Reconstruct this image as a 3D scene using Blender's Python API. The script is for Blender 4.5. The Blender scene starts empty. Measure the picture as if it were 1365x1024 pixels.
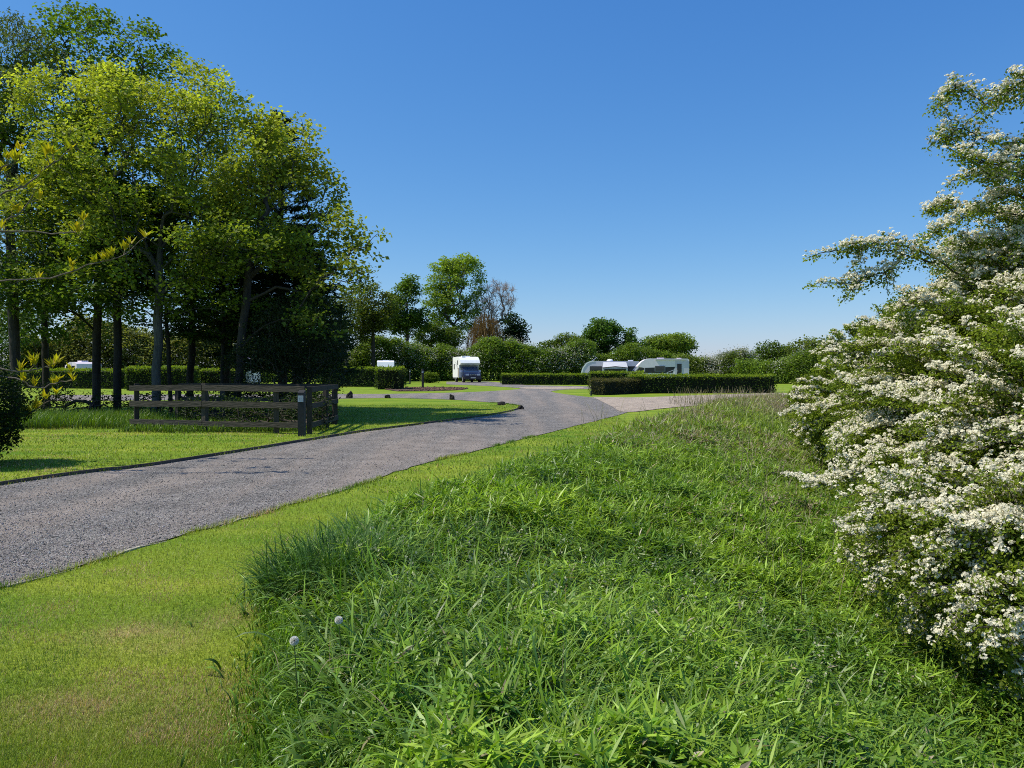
import bpy, math, random
import numpy as np
from mathutils import Vector, noise

rng = np.random.default_rng(11)
random.seed(11)
SC = bpy.context.scene
COL = SC.collection
F = 1025.0          # focal length of the camera in photograph pixels
EYE = 1.65          # eye height
HOR = 490.0         # row of the horizon
CX = 682.5

def P(px, py, d):
    """point at depth d in the direction of a photograph pixel"""
    return np.array([(px - CX) / F * d, d, EYE - (py - HOR) / F * d])
def G(px, py):
    """point on the level ground seen at that pixel"""
    d = F * EYE / (py - HOR)
    return ((px - CX) / F * d, d)
def X(px, d): return (px - CX) / F * d

# ------------------------------------------------------------------ terrain
def smooth(t):
    t = np.clip(t, 0, 1); return t * t * (3 - 2 * t)
BY = [-6, 2.5, 3.2, 4.7, 5.6, 6.3, 8.0, 9.4, 14, 24, 31, 37, 60]
BX = [-0.7, -0.72, -.88, -1.4, -1.74, -1.68, -1.3, -0.75, 0.95, 5.1, 8.0, 11.6, 20]
DY = [-6, 4, 13.4, 28, 40, 60]
DX = [0.4, 4.3, 7.6, 14.0, 19.5, 27]
def xb(y): return np.interp(y, BY, BX)      # edge of the mown grass
def xd(y): return np.interp(y, DY, DX)      # middle of the ditch
def ground_z(x, y):
    x = np.asarray(x, float); y = np.asarray(y, float)
    b = xb(y); dd = xd(y)
    t = (x - b - 0.9) / np.maximum(dd - b - 1.5, .5)
    down = smooth(t)
    up = smooth((x - dd - 0.8) / 2.5)
    fade = (1 - smooth((y - 29) / 6.0)) * smooth((y + 6) / 3)
    return -0.95 * (down - up) * fade + 0.06 * smooth((x - b) / .5) * (1 - smooth((x - b - 1.0) / 1.5)) * fade

# ------------------------------------------------------------------ helpers
def tag(o, label=None, cat=None, group=None, kind=None):
    if label: o['label'] = label
    if cat: o['category'] = cat
    if group: o['group'] = group
    if kind: o['kind'] = kind
    return o
def empty(name, loc, rz=0.0):
    o = bpy.data.objects.new(name, None); COL.objects.link(o)
    o.location = loc; o.rotation_euler = (0, 0, rz); o.empty_display_size = .2
    return o
def build(name, verts, faces, mat, parent=None, col=None, smooth_shade=False, loc=None):
    """one mesh object from numpy arrays; faces is a list of (M,k) index arrays"""
    me = bpy.data.meshes.new(name)
    verts = np.ascontiguousarray(verts, dtype=np.float32)
    if loc is not None:
        verts = verts - np.asarray(loc, np.float32)
    me.vertices.add(len(verts)); me.vertices.foreach_set('co', verts.ravel())
    nl = sum(f.size for f in faces); nf = sum(len(f) for f in faces)
    me.loops.add(nl); me.polygons.add(nf)
    me.loops.foreach_set('vertex_index', np.concatenate([f.ravel() for f in faces]).astype(np.int32))
    ks = np.concatenate([np.full(len(f), f.shape[1], np.int32) for f in faces])
    st = np.concatenate([[0], np.cumsum(ks)[:-1]]).astype(np.int32)
    me.polygons.foreach_set('loop_start', st); me.polygons.foreach_set('loop_total', ks)
    me.polygons.foreach_set('use_smooth', np.full(nf, smooth_shade, bool))
    me.update(calc_edges=True)
    if col is not None:
        a = me.color_attributes.new('Col', 'FLOAT_COLOR', 'POINT')
        c = np.ones((len(verts), 4), np.float32); c[:, :3] = col
        a.data.foreach_set('color', c.ravel())
    if isinstance(mat, (list, tuple)):
        for m in mat: me.materials.append(m)
    else: me.materials.append(mat)
    o = bpy.data.objects.new(name, me); COL.objects.link(o)
    if parent is not None: o.parent = parent
    if loc is not None: o.location = loc
    return o
class Geo:
    """collects arrays of geometry with colours"""
    def __init__(s): s.v = []; s.c = []; s.f = {}; s.n = 0
    def add(s, v, f, c):
        v = np.asarray(v, float).reshape(-1, 3)
        s.v.append(v); s.c.append(np.broadcast_to(np.asarray(c, float), (len(v), 3)))
        f = np.asarray(f); s.f.setdefault(f.shape[1], []).append(f + s.n); s.n += len(v)
        return s
    def build(s, name, mat, parent=None, smooth_shade=False, loc=None):
        return build(name, np.concatenate(s.v), [np.concatenate(x) for x in s.f.values()], mat, parent,
                     np.concatenate(s.c), smooth_shade, loc)
def unit(a): return a / np.maximum(np.linalg.norm(a, axis=-1, keepdims=True), 1e-9)
def rand_unit(n): return unit(rng.normal(size=(n, 3)))

def leaves(geo, pts, axis, nrm, L, W, col, fold=0.0):
    """pointed leaf quads: base, side, tip, side"""
    n = len(pts)
    axis = unit(axis); side = unit(np.cross(nrm, axis)); up = np.cross(axis, side)
    L = np.broadcast_to(L, (n,))[:, None]; W = np.broadcast_to(W, (n,))[:, None]
    v = np.empty((n, 4, 3))
    v[:, 0] = pts
    v[:, 1] = pts + axis * L * .45 + side * W * .5 + up * W * fold
    v[:, 2] = pts + axis * L - up * L * .08
    v[:, 3] = pts + axis * L * .45 - side * W * .5 + up * W * fold
    c = np.repeat(np.broadcast_to(col, (n, 3)), 4, axis=0)
    geo.add(v, np.arange(n * 4).reshape(n, 4), c)

def tubes(geo, p0, p1, r0, r1, k, col):
    """tapered tube per edge"""
    n = len(p0)
    if n == 0: return
    d = unit(p1 - p0)
    ref = np.where(np.abs(d[:, 2:3]) > .9, np.array([[1., 0, 0]]), np.array([[0., 0, 1]]))
    a = unit(np.cross(d, ref)); b = np.cross(d, a)
    th = np.arange(k) * 2 * math.pi / k
    ring = a[:, None] * np.cos(th)[None, :, None] + b[:, None] * np.sin(th)[None, :, None]
    v = np.empty((n, 2 * k, 3))
    v[:, :k] = p0[:, None] + ring * r0[:, None, None]
    v[:, k:] = p1[:, None] + ring * r1[:, None, None]
    i = np.arange(k); j = (i + 1) % k
    f = np.stack([i, j, j + k, i + k], 1)
    f = (f[None] + (np.arange(n) * 2 * k)[:, None, None]).reshape(-1, 4)
    c = np.repeat(np.broadcast_to(col, (n, 3)), 2 * k, axis=0)
    geo.add(v, f, c)

def polytube(geo, pts, rad, k, col):
    pts = np.asarray(pts, float); rad = np.asarray(rad, float)
    tubes(geo, pts[:-1], pts[1:], rad[:-1], rad[1:], k, col)

BOXF = np.array([[0, 3, 2, 1], [4, 5, 6, 7], [0, 1, 5, 4], [1, 2, 6, 5], [2, 3, 7, 6], [3, 0, 4, 7]])
def box(geo, x0, x1, y0, y1, z0, z1, col=(.5, .5, .5)):
    v = [(x0, y0, z0), (x1, y0, z0), (x1, y1, z0), (x0, y1, z0), (x0, y0, z1), (x1, y0, z1), (x1, y1, z1), (x0, y1, z1)]
    geo.add(v, BOXF, col)
def beam(geo, p, q, w, h, col, jit=0.0):
    """board from p to q, w wide (horizontal), h high"""
    p = np.array(p, float); q = np.array(q, float); d = unit(q - p); s = unit(np.cross(d, [0, 0, 1.])) * w / 2
    u = np.cross(s, d); u = unit(u) * h / 2
    v = np.array([p - s - u, p + s - u, q + s - u, q - s - u, p - s + u, p + s + u, q + s + u, q - s + u])
    geo.add(v, BOXF, col)
def prism(geo, outline, y0, y1, col, ins=0.0):
    """solid of an (x,z) outline between y0 and y1"""
    o = np.asarray(outline, float); n = len(o)
    a = np.stack([o[:, 0], np.full(n, y0), o[:, 1]], 1); b = np.stack([o[:, 0], np.full(n, y1), o[:, 1]], 1)
    v = np.concatenate([a, b]); i = np.arange(n); j = (i + 1) % n
    base = geo.n
    geo.add(v, np.stack([i, i + n, j + n, j], 1), col)
    geo.f.setdefault(n, []).append(np.stack([i, i[::-1] + n]) + base)
def prism_x(geo, outline, x0, x1, col):
    """solid of a (y,z) outline between x0 and x1"""
    o = np.asarray(outline, float); n = len(o)
    a = np.stack([np.full(n, x0), o[:, 0], o[:, 1]], 1); b = np.stack([np.full(n, x1), o[:, 0], o[:, 1]], 1)
    v = np.concatenate([a, b]); i = np.arange(n); j = (i + 1) % n
    base = geo.n
    geo.add(v, np.stack([i, j, j + n, i + n], 1), col)
    geo.f.setdefault(n, []).append(np.stack([i[::-1], i + n]) + base)
def cyl(geo, p, q, r, col, k=16, r1=None):
    p = np.array([p], float); q = np.array([q], float); r1 = r if r1 is None else r1
    tubes(geo, p, q, np.array([r]), np.array([r1]), k, col)
    base = geo.n - 2 * k
    geo.f.setdefault(k, []).append(np.stack([np.arange(k)[::-1] + base, np.arange(k) + k + base]))
def rounded(x0, x1, z0, z1, r, n=4):
    pts = []
    for (cx, cz, a) in ((x1 - r, z0 + r, -90), (x1 - r, z1 - r, 0), (x0 + r, z1 - r, 90), (x0 + r, z0 + r, 180)):
        for i in range(n + 1):
            t = math.radians(a + 90 * i / n); pts.append((cx + r * math.cos(t), cz + r * math.sin(t)))
    return pts
def noise_field(pts, scale, seed=0.0):
    return np.array([noise.noise(Vector((p[0] * scale + seed, p[1] * scale - seed, p[2] * scale + 2 * seed))) for p in pts])
def noise_lattice(x, y, scale, seed):
    """fast value noise for many ground points"""
    r = np.random.default_rng(seed).random((257, 257))
    u = np.asarray(x) * scale + 1000.3; v = np.asarray(y) * scale + 1000.7
    i = np.floor(u).astype(int); j = np.floor(v).astype(int); fu = smooth(u - i); fv = smooth(v - j)
    i0 = i % 256; j0 = j % 256
    return (r[i0, j0] * (1 - fu) + r[i0 + 1, j0] * fu) * (1 - fv) + (r[i0, j0 + 1] * (1 - fu) + r[i0 + 1, j0 + 1] * fu) * fv

# ------------------------------------------------------------------ materials
def new_mat(name):
    m = bpy.data.materials.new(name); m.use_nodes = True
    nt = m.node_tree; nt.nodes.clear()
    out = nt.nodes.new('ShaderNodeOutputMaterial')
    return m, nt, out
def N(nt, t, **kw):
    n = nt.nodes.new(t)
    for k, v in kw.items(): setattr(n, k, v)
    return n
def leaf_mat(name, trans=.42, rough=.55, spec=.2, warm=(1.25, 1.3, .5)):
    m, nt, out = new_mat(name)
    at = N(nt, 'ShaderNodeAttribute', attribute_name='Col')
    pr = N(nt, 'ShaderNodeBsdfPrincipled')
    pr.inputs['Roughness'].default_value = rough; pr.inputs['Specular IOR Level'].default_value = spec
    tr = N(nt, 'ShaderNodeBsdfTranslucent')
    mul = N(nt, 'ShaderNodeVectorMath', operation='MULTIPLY'); mul.inputs[1].default_value = warm
    mx = N(nt, 'ShaderNodeMixShader'); mx.inputs[0].default_value = trans
    L = nt.links.new
    L(at.outputs['Color'], pr.inputs['Base Color']); L(at.outputs['Color'], mul.inputs[0]); L(mul.outputs[0], tr.inputs['Color'])
    L(pr.outputs[0], mx.inputs[1]); L(tr.outputs[0], mx.inputs[2]); L(mx.outputs[0], out.inputs[0])
    return m
def plain(name, color, rough=.5, spec=.4, metal=0.0, var=.12, scale=8.0, bump=0.0, coat=0.0, attr=False):
    """painted or plain surface with slight procedural dirt"""
    m, nt, out = new_mat(name); L = nt.links.new
    pr = N(nt, 'ShaderNodeBsdfPrincipled')
    pr.inputs['Roughness'].default_value = rough; pr.inputs['Specular IOR Level'].default_value = spec
    pr.inputs['Metallic'].default_value = metal; pr.inputs['Coat Weight'].default_value = coat
    tc = N(nt, 'ShaderNodeTexCoord')
    nz = N(nt, 'ShaderNodeTexNoise'); nz.inputs['Scale'].default_value = scale; nz.inputs['Detail'].default_value = 6
    L(tc.outputs['Object'], nz.inputs['Vector'])
    mr = N(nt, 'ShaderNodeMapRange'); mr.inputs['From Min'].default_value = .3; mr.inputs['From Max'].default_value = .7
    mr.inputs['To Min'].default_value = 1 - var; mr.inputs['To Max'].default_value = 1 + var
    L(nz.outputs['Fac'], mr.inputs['Value'])
    mul = N(nt, 'ShaderNodeVectorMath', operation='SCALE')
    if attr:
        at = N(nt, 'ShaderNodeAttribute', attribute_name='Col'); L(at.outputs['Color'], mul.inputs[0])
    else: mul.inputs[0].default_value = color
    L(mr.outputs[0], mul.inputs['Scale']); L(mul.outputs[0], pr.inputs['Base Color'])
    if bump:
        b = N(nt, 'ShaderNodeBump'); b.inputs['Strength'].default_value = bump; b.inputs['Distance'].default_value = .02
        L(nz.outputs['Fac'], b.inputs['Height']); L(b.outputs[0], pr.inputs['Normal'])
    L(pr.outputs[0], out.inputs[0])
    return m
def glass_mat(name, color=(.02, .025, .03)):
    m, nt, out = new_mat(name)
    pr = N(nt, 'ShaderNodeBsdfPrincipled'); pr.inputs['Base Color'].default_value = (*color, 1)
    pr.inputs['Roughness'].default_value = .06; pr.inputs['Specular IOR Level'].default_value = .7
    nt.links.new(pr.outputs[0], out.inputs[0]); return m

M_LEAF = leaf_mat('leaf')
M_GRASS = leaf_mat('grass_blade', trans=.33, rough=.42, spec=.42, warm=(1.2, 1.35, .5))
M_LAWNB = leaf_mat('lawn_blade', trans=.3, rough=.5, spec=.3, warm=(1.2, 1.25, .5))
M_PETAL = leaf_mat('petal', trans=.3, rough=.7, spec=.2, warm=(1, 1, .95))
def bark_mat(name, dark=.6, light=1.3, scale=6, stretch=(1, 1, .18)):
    m, nt, out = new_mat(name); L = nt.links.new
    at = N(nt, 'ShaderNodeAttribute', attribute_name='Col')
    tc = N(nt, 'ShaderNodeTexCoord'); mp = N(nt, 'ShaderNodeMapping'); mp.inputs['Scale'].default_value = stretch
    nz = N(nt, 'ShaderNodeTexNoise'); nz.inputs['Scale'].default_value = scale * 4; nz.inputs['Detail'].default_value = 8
    L(tc.outputs['Object'], mp.inputs[0]); L(mp.outputs[0], nz.inputs['Vector'])
    mr = N(nt, 'ShaderNodeMapRange'); mr.inputs['From Min'].default_value = .3; mr.inputs['From Max'].default_value = .7
    mr.inputs['To Min'].default_value = dark; mr.inputs['To Max'].default_value = light
    L(nz.outputs['Fac'], mr.inputs['Value'])
    mul = N(nt, 'ShaderNodeVectorMath', operation='SCALE'); L(at.outputs['Color'], mul.inputs[0]); L(mr.outputs[0], mul.inputs['Scale'])
    pr = N(nt, 'ShaderNodeBsdfPrincipled'); pr.inputs['Roughness'].default_value = .85; pr.inputs['Specular IOR Level'].default_value = .2
    b = N(nt, 'ShaderNodeBump'); b.inputs['Strength'].default_value = .7; b.inputs['Distance'].default_value = .03
    L(nz.outputs['Fac'], b.inputs['Height']); L(b.outputs[0], pr.inputs['Normal'])
    L(mul.outputs[0], pr.inputs['Base Color']); L(pr.outputs[0], out.inputs[0]); return m
M_BARK = bark_mat('bark')
M_WOOD = bark_mat('weathered_timber', .7, 1.25, 9)
M_RAIL = bark_mat('weathered_rail', .7, 1.3, 9, (.12, .25, 1.2))
M_ROCK = plain('dark_rock', (.024, .021, .020), .9, .2, var=.5, scale=9, bump=.8)

def ramp(nt, stops):
    r = N(nt, 'ShaderNodeValToRGB'); e = r.color_ramp.elements
    while len(e) < len(stops): e.new(.5)
    for i, (p, c) in enumerate(stops): e[i].position = p; e[i].color = (*c, 1)
    return r
LAWN_A = (.115, .225, .012); LAWN_B = (.31, .37, .036); LAWN_D = (.42, .30, .11)
def ground_material():
    m, nt, out = new_mat('mown_grass'); L = nt.links.new
    geo = N(nt, 'ShaderNodeNewGeometry')
    n1 = N(nt, 'ShaderNodeTexNoise'); n1.inputs['Scale'].default_value = .55; n1.inputs['Detail'].default_value = 5
    n2 = N(nt, 'ShaderNodeTexNoise'); n2.inputs['Scale'].default_value = 28; n2.inputs['Detail'].default_value = 6; n2.inputs['Roughness'].default_value = .7
    n3 = N(nt, 'ShaderNodeTexNoise'); n3.inputs['Scale'].default_value = .9; n3.inputs['Detail'].default_value = 6
    for n in (n1, n2): L(geo.outputs['Position'], n.inputs['Vector'])
    off = N(nt, 'ShaderNodeVectorMath', operation='ADD'); off.inputs[1].default_value = (31, 7, 0)
    L(geo.outputs['Position'], off.inputs[0]); L(off.outputs[0], n3.inputs['Vector'])
    # faint mowing stripes, running across
    mp = N(nt, 'ShaderNodeMapping'); mp.inputs['Scale'].default_value = (.03, 1.6, 0); mp.inputs['Rotation'].default_value = (0, 0, .06)
    L(geo.outputs['Position'], mp.inputs[0])
    n4 = N(nt, 'ShaderNodeTexNoise'); n4.inputs['Scale'].default_value = 1.0; n4.inputs['Detail'].default_value = 3
    L(mp.outputs[0], n4.inputs['Vector'])
    av = N(nt, 'ShaderNodeMath', operation='MULTIPLY_ADD'); av.inputs[1].default_value = .55
    L(n4.outputs['Fac'], av.inputs[0])
    h = N(nt, 'ShaderNodeMath', operation='MULTIPLY'); h.inputs[1].default_value = .45; L(n1.outputs['Fac'], h.inputs[0]); L(h.outputs[0], av.inputs[2])
    r1 = ramp(nt, [(.35, LAWN_A), (.65, LAWN_B)]); L(av.outputs[0], r1.inputs[0])
    # dry patches
    r3 = ramp(nt, [(.66, (0, 0, 0)), (.80, (1, 1, 1))]); L(n3.outputs['Fac'], r3.inputs[0])
    mx = N(nt, 'ShaderNodeMix', data_type='RGBA'); L(r1.outputs[0], mx.inputs[6]); mx.inputs[7].default_value = (*LAWN_D, 1)
    sc = N(nt, 'ShaderNodeMath', operation='MULTIPLY'); sc.inputs[1].default_value = .6; L(r3.outputs[0], sc.inputs[0]); L(sc.outputs[0], mx.inputs[0])
    at = N(nt, 'ShaderNodeAttribute', attribute_name='Col')
    sx = N(nt, 'ShaderNodeSeparateXYZ'); L(at.outputs['Vector'], sx.inputs[0])
    mxw = N(nt, 'ShaderNodeMix', data_type='RGBA'); L(sx.outputs[1], mxw.inputs[0]); L(mx.outputs[2], mxw.inputs[6]); mxw.inputs[7].default_value = (.50, .36, .17, 1)
    mr = N(nt, 'ShaderNodeMapRange'); mr.inputs['From Min'].default_value = .25; mr.inputs['From Max'].default_value = .75
    mr.inputs['To Min'].default_value = .4; mr.inputs['To Max'].default_value = 1.5; L(n2.outputs['Fac'], mr.inputs['Value'])
    s = N(nt, 'ShaderNodeVectorMath', operation='SCALE'); L(mxw.outputs[2], s.inputs[0]); L(mr.outputs[0], s.inputs['Scale'])
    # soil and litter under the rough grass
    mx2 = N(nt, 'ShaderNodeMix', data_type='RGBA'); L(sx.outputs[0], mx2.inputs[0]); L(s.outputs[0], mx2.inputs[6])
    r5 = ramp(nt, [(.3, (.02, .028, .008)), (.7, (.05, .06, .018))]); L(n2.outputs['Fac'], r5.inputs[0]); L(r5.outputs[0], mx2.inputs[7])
    pr = N(nt, 'ShaderNodeBsdfPrincipled'); pr.inputs['Roughness'].default_value = .9; pr.inputs['Specular IOR Level'].default_value = .12
    b = N(nt, 'ShaderNodeBump'); b.inputs['Strength'].default_value = .9; b.inputs['Distance'].default_value = .03
    L(n2.outputs['Fac'], b.inputs['Height']); L(b.outputs[0], pr.inputs['Normal'])
    L(mx2.outputs[2], pr.inputs['Base Color']); L(pr.outputs[0], out.inputs[0]); return m
def gravel_material(name, lo, mid, hi, dust, track=True, cell=70):
    m, nt, out = new_mat(name); L = nt.links.new
    geo = N(nt, 'ShaderNodeNewGeometry')
    vo = N(nt, 'ShaderNodeTexVoronoi'); vo.inputs['Scale'].default_value = cell; L(geo.outputs['Position'], vo.inputs['Vector'])
    vo2 = N(nt, 'ShaderNodeTexVoronoi'); vo2.inputs['Scale'].default_value = cell * .37; L(geo.outputs['Position'], vo2.inputs['Vector'])
    sp = N(nt, 'ShaderNodeSeparateColor'); L(vo.outputs['Color'], sp.inputs[0])
    sp2 = N(nt, 'ShaderNodeSeparateColor'); L(vo2.outputs['Color'], sp2.inputs[0])
    mad = N(nt, 'ShaderNodeMath', operation='MULTIPLY_ADD'); mad.inputs[1].default_value = .6
    mh = N(nt, 'ShaderNodeMath', operation='MULTIPLY'); mh.inputs[1].default_value = .4
    L(sp.outputs[0], mad.inputs[0]); L(sp2.outputs[1], mh.inputs[0]); L(mh.outputs[0], mad.inputs[2])
    r = ramp(nt, [(.12, lo), (.5, mid), (.88, hi)]); L(mad.outputs[0], r.inputs[0])
    # dusty wheel tracks along the lane
    mp = N(nt, 'ShaderNodeMapping'); mp.inputs['Rotation'].default_value = (0, 0, math.radians(19.5)); mp.inputs['Scale'].default_value = (.95, .07, 0)
    L(geo.outputs['Position'], mp.inputs[0])
    nz = N(nt, 'ShaderNodeTexNoise'); nz.inputs['Scale'].default_value = 1.0; nz.inputs['Detail'].default_value = 5; L(mp.outputs[0], nz.inputs['Vector'])
    rt = ramp(nt, [(.44, (0, 0, 0)), (.62, (1, 1, 1))]); L(nz.outputs['Fac'], rt.inputs[0])
    sc = N(nt, 'ShaderNodeMath', operation='MULTIPLY'); sc.inputs[1].default_value = .6 if track else .2; L(rt.outputs[0], sc.inputs[0])
    mx = N(nt, 'ShaderNodeMix', data_type='RGBA'); L(sc.outputs[0], mx.inputs[0]); L(r.outputs[0], mx.inputs[6]); mx.inputs[7].default_value = (*dust, 1)
    n2 = N(nt, 'ShaderNodeTexNoise'); n2.inputs['Scale'].default_value = 1.7; n2.inputs['Detail'].default_value = 8; L(geo.outputs['Position'], n2.inputs['Vector'])
    mr = N(nt, 'ShaderNodeMapRange'); mr.inputs['From Min'].default_value = .3; mr.inputs['From Max'].default_value = .7
    mr.inputs['To Min'].default_value = .8; mr.inputs['To Max'].default_value = 1.18; L(n2.outputs['Fac'], mr.inputs['Value'])
    s = N(nt, 'ShaderNodeVectorMath', operation='SCALE'); L(mx.outputs[2], s.inputs[0]); L(mr.outputs[0], s.inputs['Scale'])
    pr = N(nt, 'ShaderNodeBsdfPrincipled'); pr.inputs['Roughness'].default_value = .85; pr.inputs['Specular IOR Level'].default_value = .25
    b = N(nt, 'ShaderNodeBump'); b.inputs['Strength'].default_value = .9; b.inputs['Distance'].default_value = .015; b.invert = True
    L(vo.outputs['Distance'], b.inputs['Height']); L(b.outputs[0], pr.inputs['Normal'])
    L(s.outputs[0], pr.inputs['Base Color']); L(pr.outputs[0], out.inputs[0]); return m
M_GROUND = ground_material()
M_GRAVEL = gravel_material('grey_gravel', (.045, .040, .037), (.205, .186, .168), (.42, .385, .35), (.36, .29, .235), cell=100)
M_SAND = gravel_material('sandy_gravel', (.24, .18, .135), (.42, .335, .26), (.58, .49, .39), (.48, .38, .29), track=False)
M_MULCH = gravel_material('bark_mulch', (.03, .018, .014), (.10, .06, .045), (.2, .13, .09), (.1, .06, .045), track=False, cell=25)
M_STONE = plain('loose_stone', (.2, .2, .2), .8, .3, attr=True, var=.15, scale=60)

# ------------------------------------------------------------------ ground, water, road
octv = np.array([(1, 0, 0), (0, 1, 0), (-1, 0, 0), (0, -1, 0), (0, 0, .75), (0, 0, -.75)], float)
octf = np.array([(0, 1, 4), (1, 2, 4), (2, 3, 4), (3, 0, 4), (1, 0, 5), (2, 1, 5), (3, 2, 5), (0, 3, 5)])
xs = np.unique(np.concatenate([np.linspace(-4000, -60, 24), np.arange(-60, -3, 1.5), np.arange(-3, 22, .2), np.arange(22, 60, 2), np.linspace(60, 4000, 24)]))
ys = np.unique(np.concatenate([np.linspace(-300, -8, 12), np.arange(-8, 46, .25), np.arange(46, 140, 2.5), np.linspace(140, 6000, 26)]))
gx, gy = np.meshgrid(xs, ys); gz = ground_z(gx, gy)
nx, ny = len(xs), len(ys)
ii, jj = np.meshgrid(np.arange(nx - 1), np.arange(ny - 1))
base = (jj * nx + ii).ravel()
gf = np.stack([base, base + 1, base + nx + 1, base + nx], 1)
rough_w = smooth((gx - xb(gy) + .05) / .25) * (1 - smooth((gy - 33) / 5)) * smooth((gy + 7) / 2)
worn = np.zeros_like(gx)
for (qx, qy, rr) in ((-1.95, 3.62, .34), (-2.25, 3.72, .26), (-2.35, 4.75, .30), (-2.05, 4.6, .22), (-1.75, 5.1, .25)): worn = np.maximum(worn, .5 * np.exp(-((gx - qx) ** 2 + 1.6 * (gy - qy) ** 2) / (rr * .85) ** 2))
gcol = np.stack([rough_w.ravel(), worn.ravel(), rough_w.ravel()], 1)
tag(build('ground', np.stack([gx.ravel(), gy.ravel(), gz.ravel()], 1), [gf], M_GROUND, col=gcol, smooth_shade=True), kind='structure')

def sheet(name, pts, z, mat, kind='structure'):
    from mathutils.geometry import tessellate_polygon
    pts = [Vector((x, y, z)) for x, y in pts]
    tris = np.array([t for t in tessellate_polygon([pts])])
    v = np.array(pts)
    a, b, c = v[tris[:, 0]], v[tris[:, 1]], v[tris[:, 2]]
    nz = np.cross(b - a, c - a)[:, 2]; tris[nz < 0] = tris[nz < 0][:, ::-1]
    o = build(name, v, [tris], mat); o['kind'] = kind; return o
def dense(pts, n=6, amp=.0):
    """Catmull-Rom through a list of ground points"""
    p = np.array(pts, float); out = []
    q = np.concatenate([[2 * p[0] - p[1]], p, [2 * p[-1] - p[-2]]])
    for i in range(1, len(q) - 2):
        for t in np.linspace(0, 1, n, endpoint=False):
            a = 2 * q[i]; b = q[i + 1] - q[i - 1]; c = 2 * q[i - 1] - 5 * q[i] + 4 * q[i + 1] - q[i + 2]; d = -q[i - 1] + 3 * q[i] - 3 * q[i + 1] + q[i + 2]
            out.append(.5 * (a + b * t + c * t * t + d * t ** 3))
    out.append(p[-1]); out = np.array(out)
    if amp: out[1:-1] += rng.normal(size=out[1:-1].shape) * amp
    return out
far_edge = [(-14.5, -9.0), (-11.2, -.6), G(0, 648), G(200, 622), G(400, 590), G(480, 577), G(560, 566.5), G(640, 556), G(678, 549.5), G(693, 544.5),
            G(688, 540.5), G(655, 537), G(600, 533), G(520, 531), G(430, 532), G(330, 533), G(200, 534), G(60, 535)]
branch_back = [G(60, 527), G(200, 526.3), G(330, 526), G(430, 525.5), G(520, 525.3), G(620, 523.2), G(680, 520), G(694, 518.3), G(680, 516.6), G(645, 514.5), G(595, 512.5)]
pad = [G(595, 509), G(650, 508.6), G(700, 513.5), G(745, 514.5), G(790, 515.5), G(800, 518.5)]
right_edge = [G(752, 519.5), G(735, 522), G(748, 525), G(775, 528.5), G(800, 531.5), G(825, 540), G(840, 548), G(800, 560), G(757, 571)]
near_edge = [G(650, 598), G(560, 620), G(498, 641), G(400, 671), G(300, 699), G(161, 739), G(0, 785), (-6.4, -1.0), (-9.4, -10)]
fe = dense(far_edge, 6, .012); bb = dense(branch_back, 4); rp = dense(right_edge + near_edge, 6, .02)
road_pts = [tuple(p) for p in fe] + [tuple(p) for p in bb] + pad + [tuple(p) for p in rp]
sheet('road', road_pts, .012, M_GRAVEL)
path_pts = dense([G(790, 529.5), G(850, 530.2), G(940, 527), G(1040, 524.5), G(1200, 522), G(1400, 521)], 4)
path_low = dense([G(1400, 534), G(1150, 536), G(1000, 537.5), G(900, 543.5), G(836, 550), G(815, 542), G(790, 529.5)], 4)
sheet('path', [tuple(p) for p in path_pts] + [tuple(p) for p in path_low[:-1]], .02, M_SAND)
sheet('path', [G(690, 516.8), G(745, 516.2), G(778, 516.5), G(778, 518.3), G(735, 519.2), G(700, 518.6)], .024, M_SAND)
bed = dense([G(512, 519.5), G(540, 517.3), G(580, 516.3), G(622, 517.6), G(612, 520.2), G(570, 521.5), G(530, 522)], 4, .05)
sheet('mulch_bed', [tuple(p) for p in bed], .03, M_MULCH)
g = Geo(); bc = bed.mean(0); q = rng.random((1500, 2)); k = rng.integers(0, len(bed), 1500)
pp_ = bc + (bed[k] - bc) * np.sqrt(q[:, :1]) * .98; rr_ = rng.uniform(.02, .065, 1500)
vv = octv[None] * rr_[:, None, None] * rng.uniform(.5, 1.5, (1500, 6, 3)); vv += np.stack([pp_[:, 0], pp_[:, 1], rr_ * .4 + .03], 1)[:, None]
g.add(vv, (octf[None] + (np.arange(1500) * 6)[:, None, None]).reshape(-1, 3), np.repeat(np.array((.12, .065, .045)) * rng.uniform(.2, 2.2, (1500, 1)), 6, 0))
tag(g.build('mulch', M_STONE), 'coarse brown bark mulch covering the long bed', 'mulch', kind='stuff')
# ditch water
m, nt, out = new_mat('ditch_water')
pr = N(nt, 'ShaderNodeBsdfPrincipled'); pr.inputs['Base Color'].default_value = (.01, .015, .012, 1); pr.inputs['Roughness'].default_value = .03
nz = N(nt, 'ShaderNodeTexNoise'); nz.inputs['Scale'].default_value = 3; b = N(nt, 'ShaderNodeBump'); b.inputs['Strength'].default_value = .08
nt.links.new(nz.outputs['Fac'], b.inputs['Height']); nt.links.new(b.outputs[0], pr.inputs['Normal']); nt.links.new(pr.outputs[0], out.inputs[0])
wy = np.arange(-3, 31, 1.0)
sheet('water', [(xd(y) - 1.6, y) for y in wy] + [(xd(y) + 1.6, y) for y in wy[::-1]], -.74, m)

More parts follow.
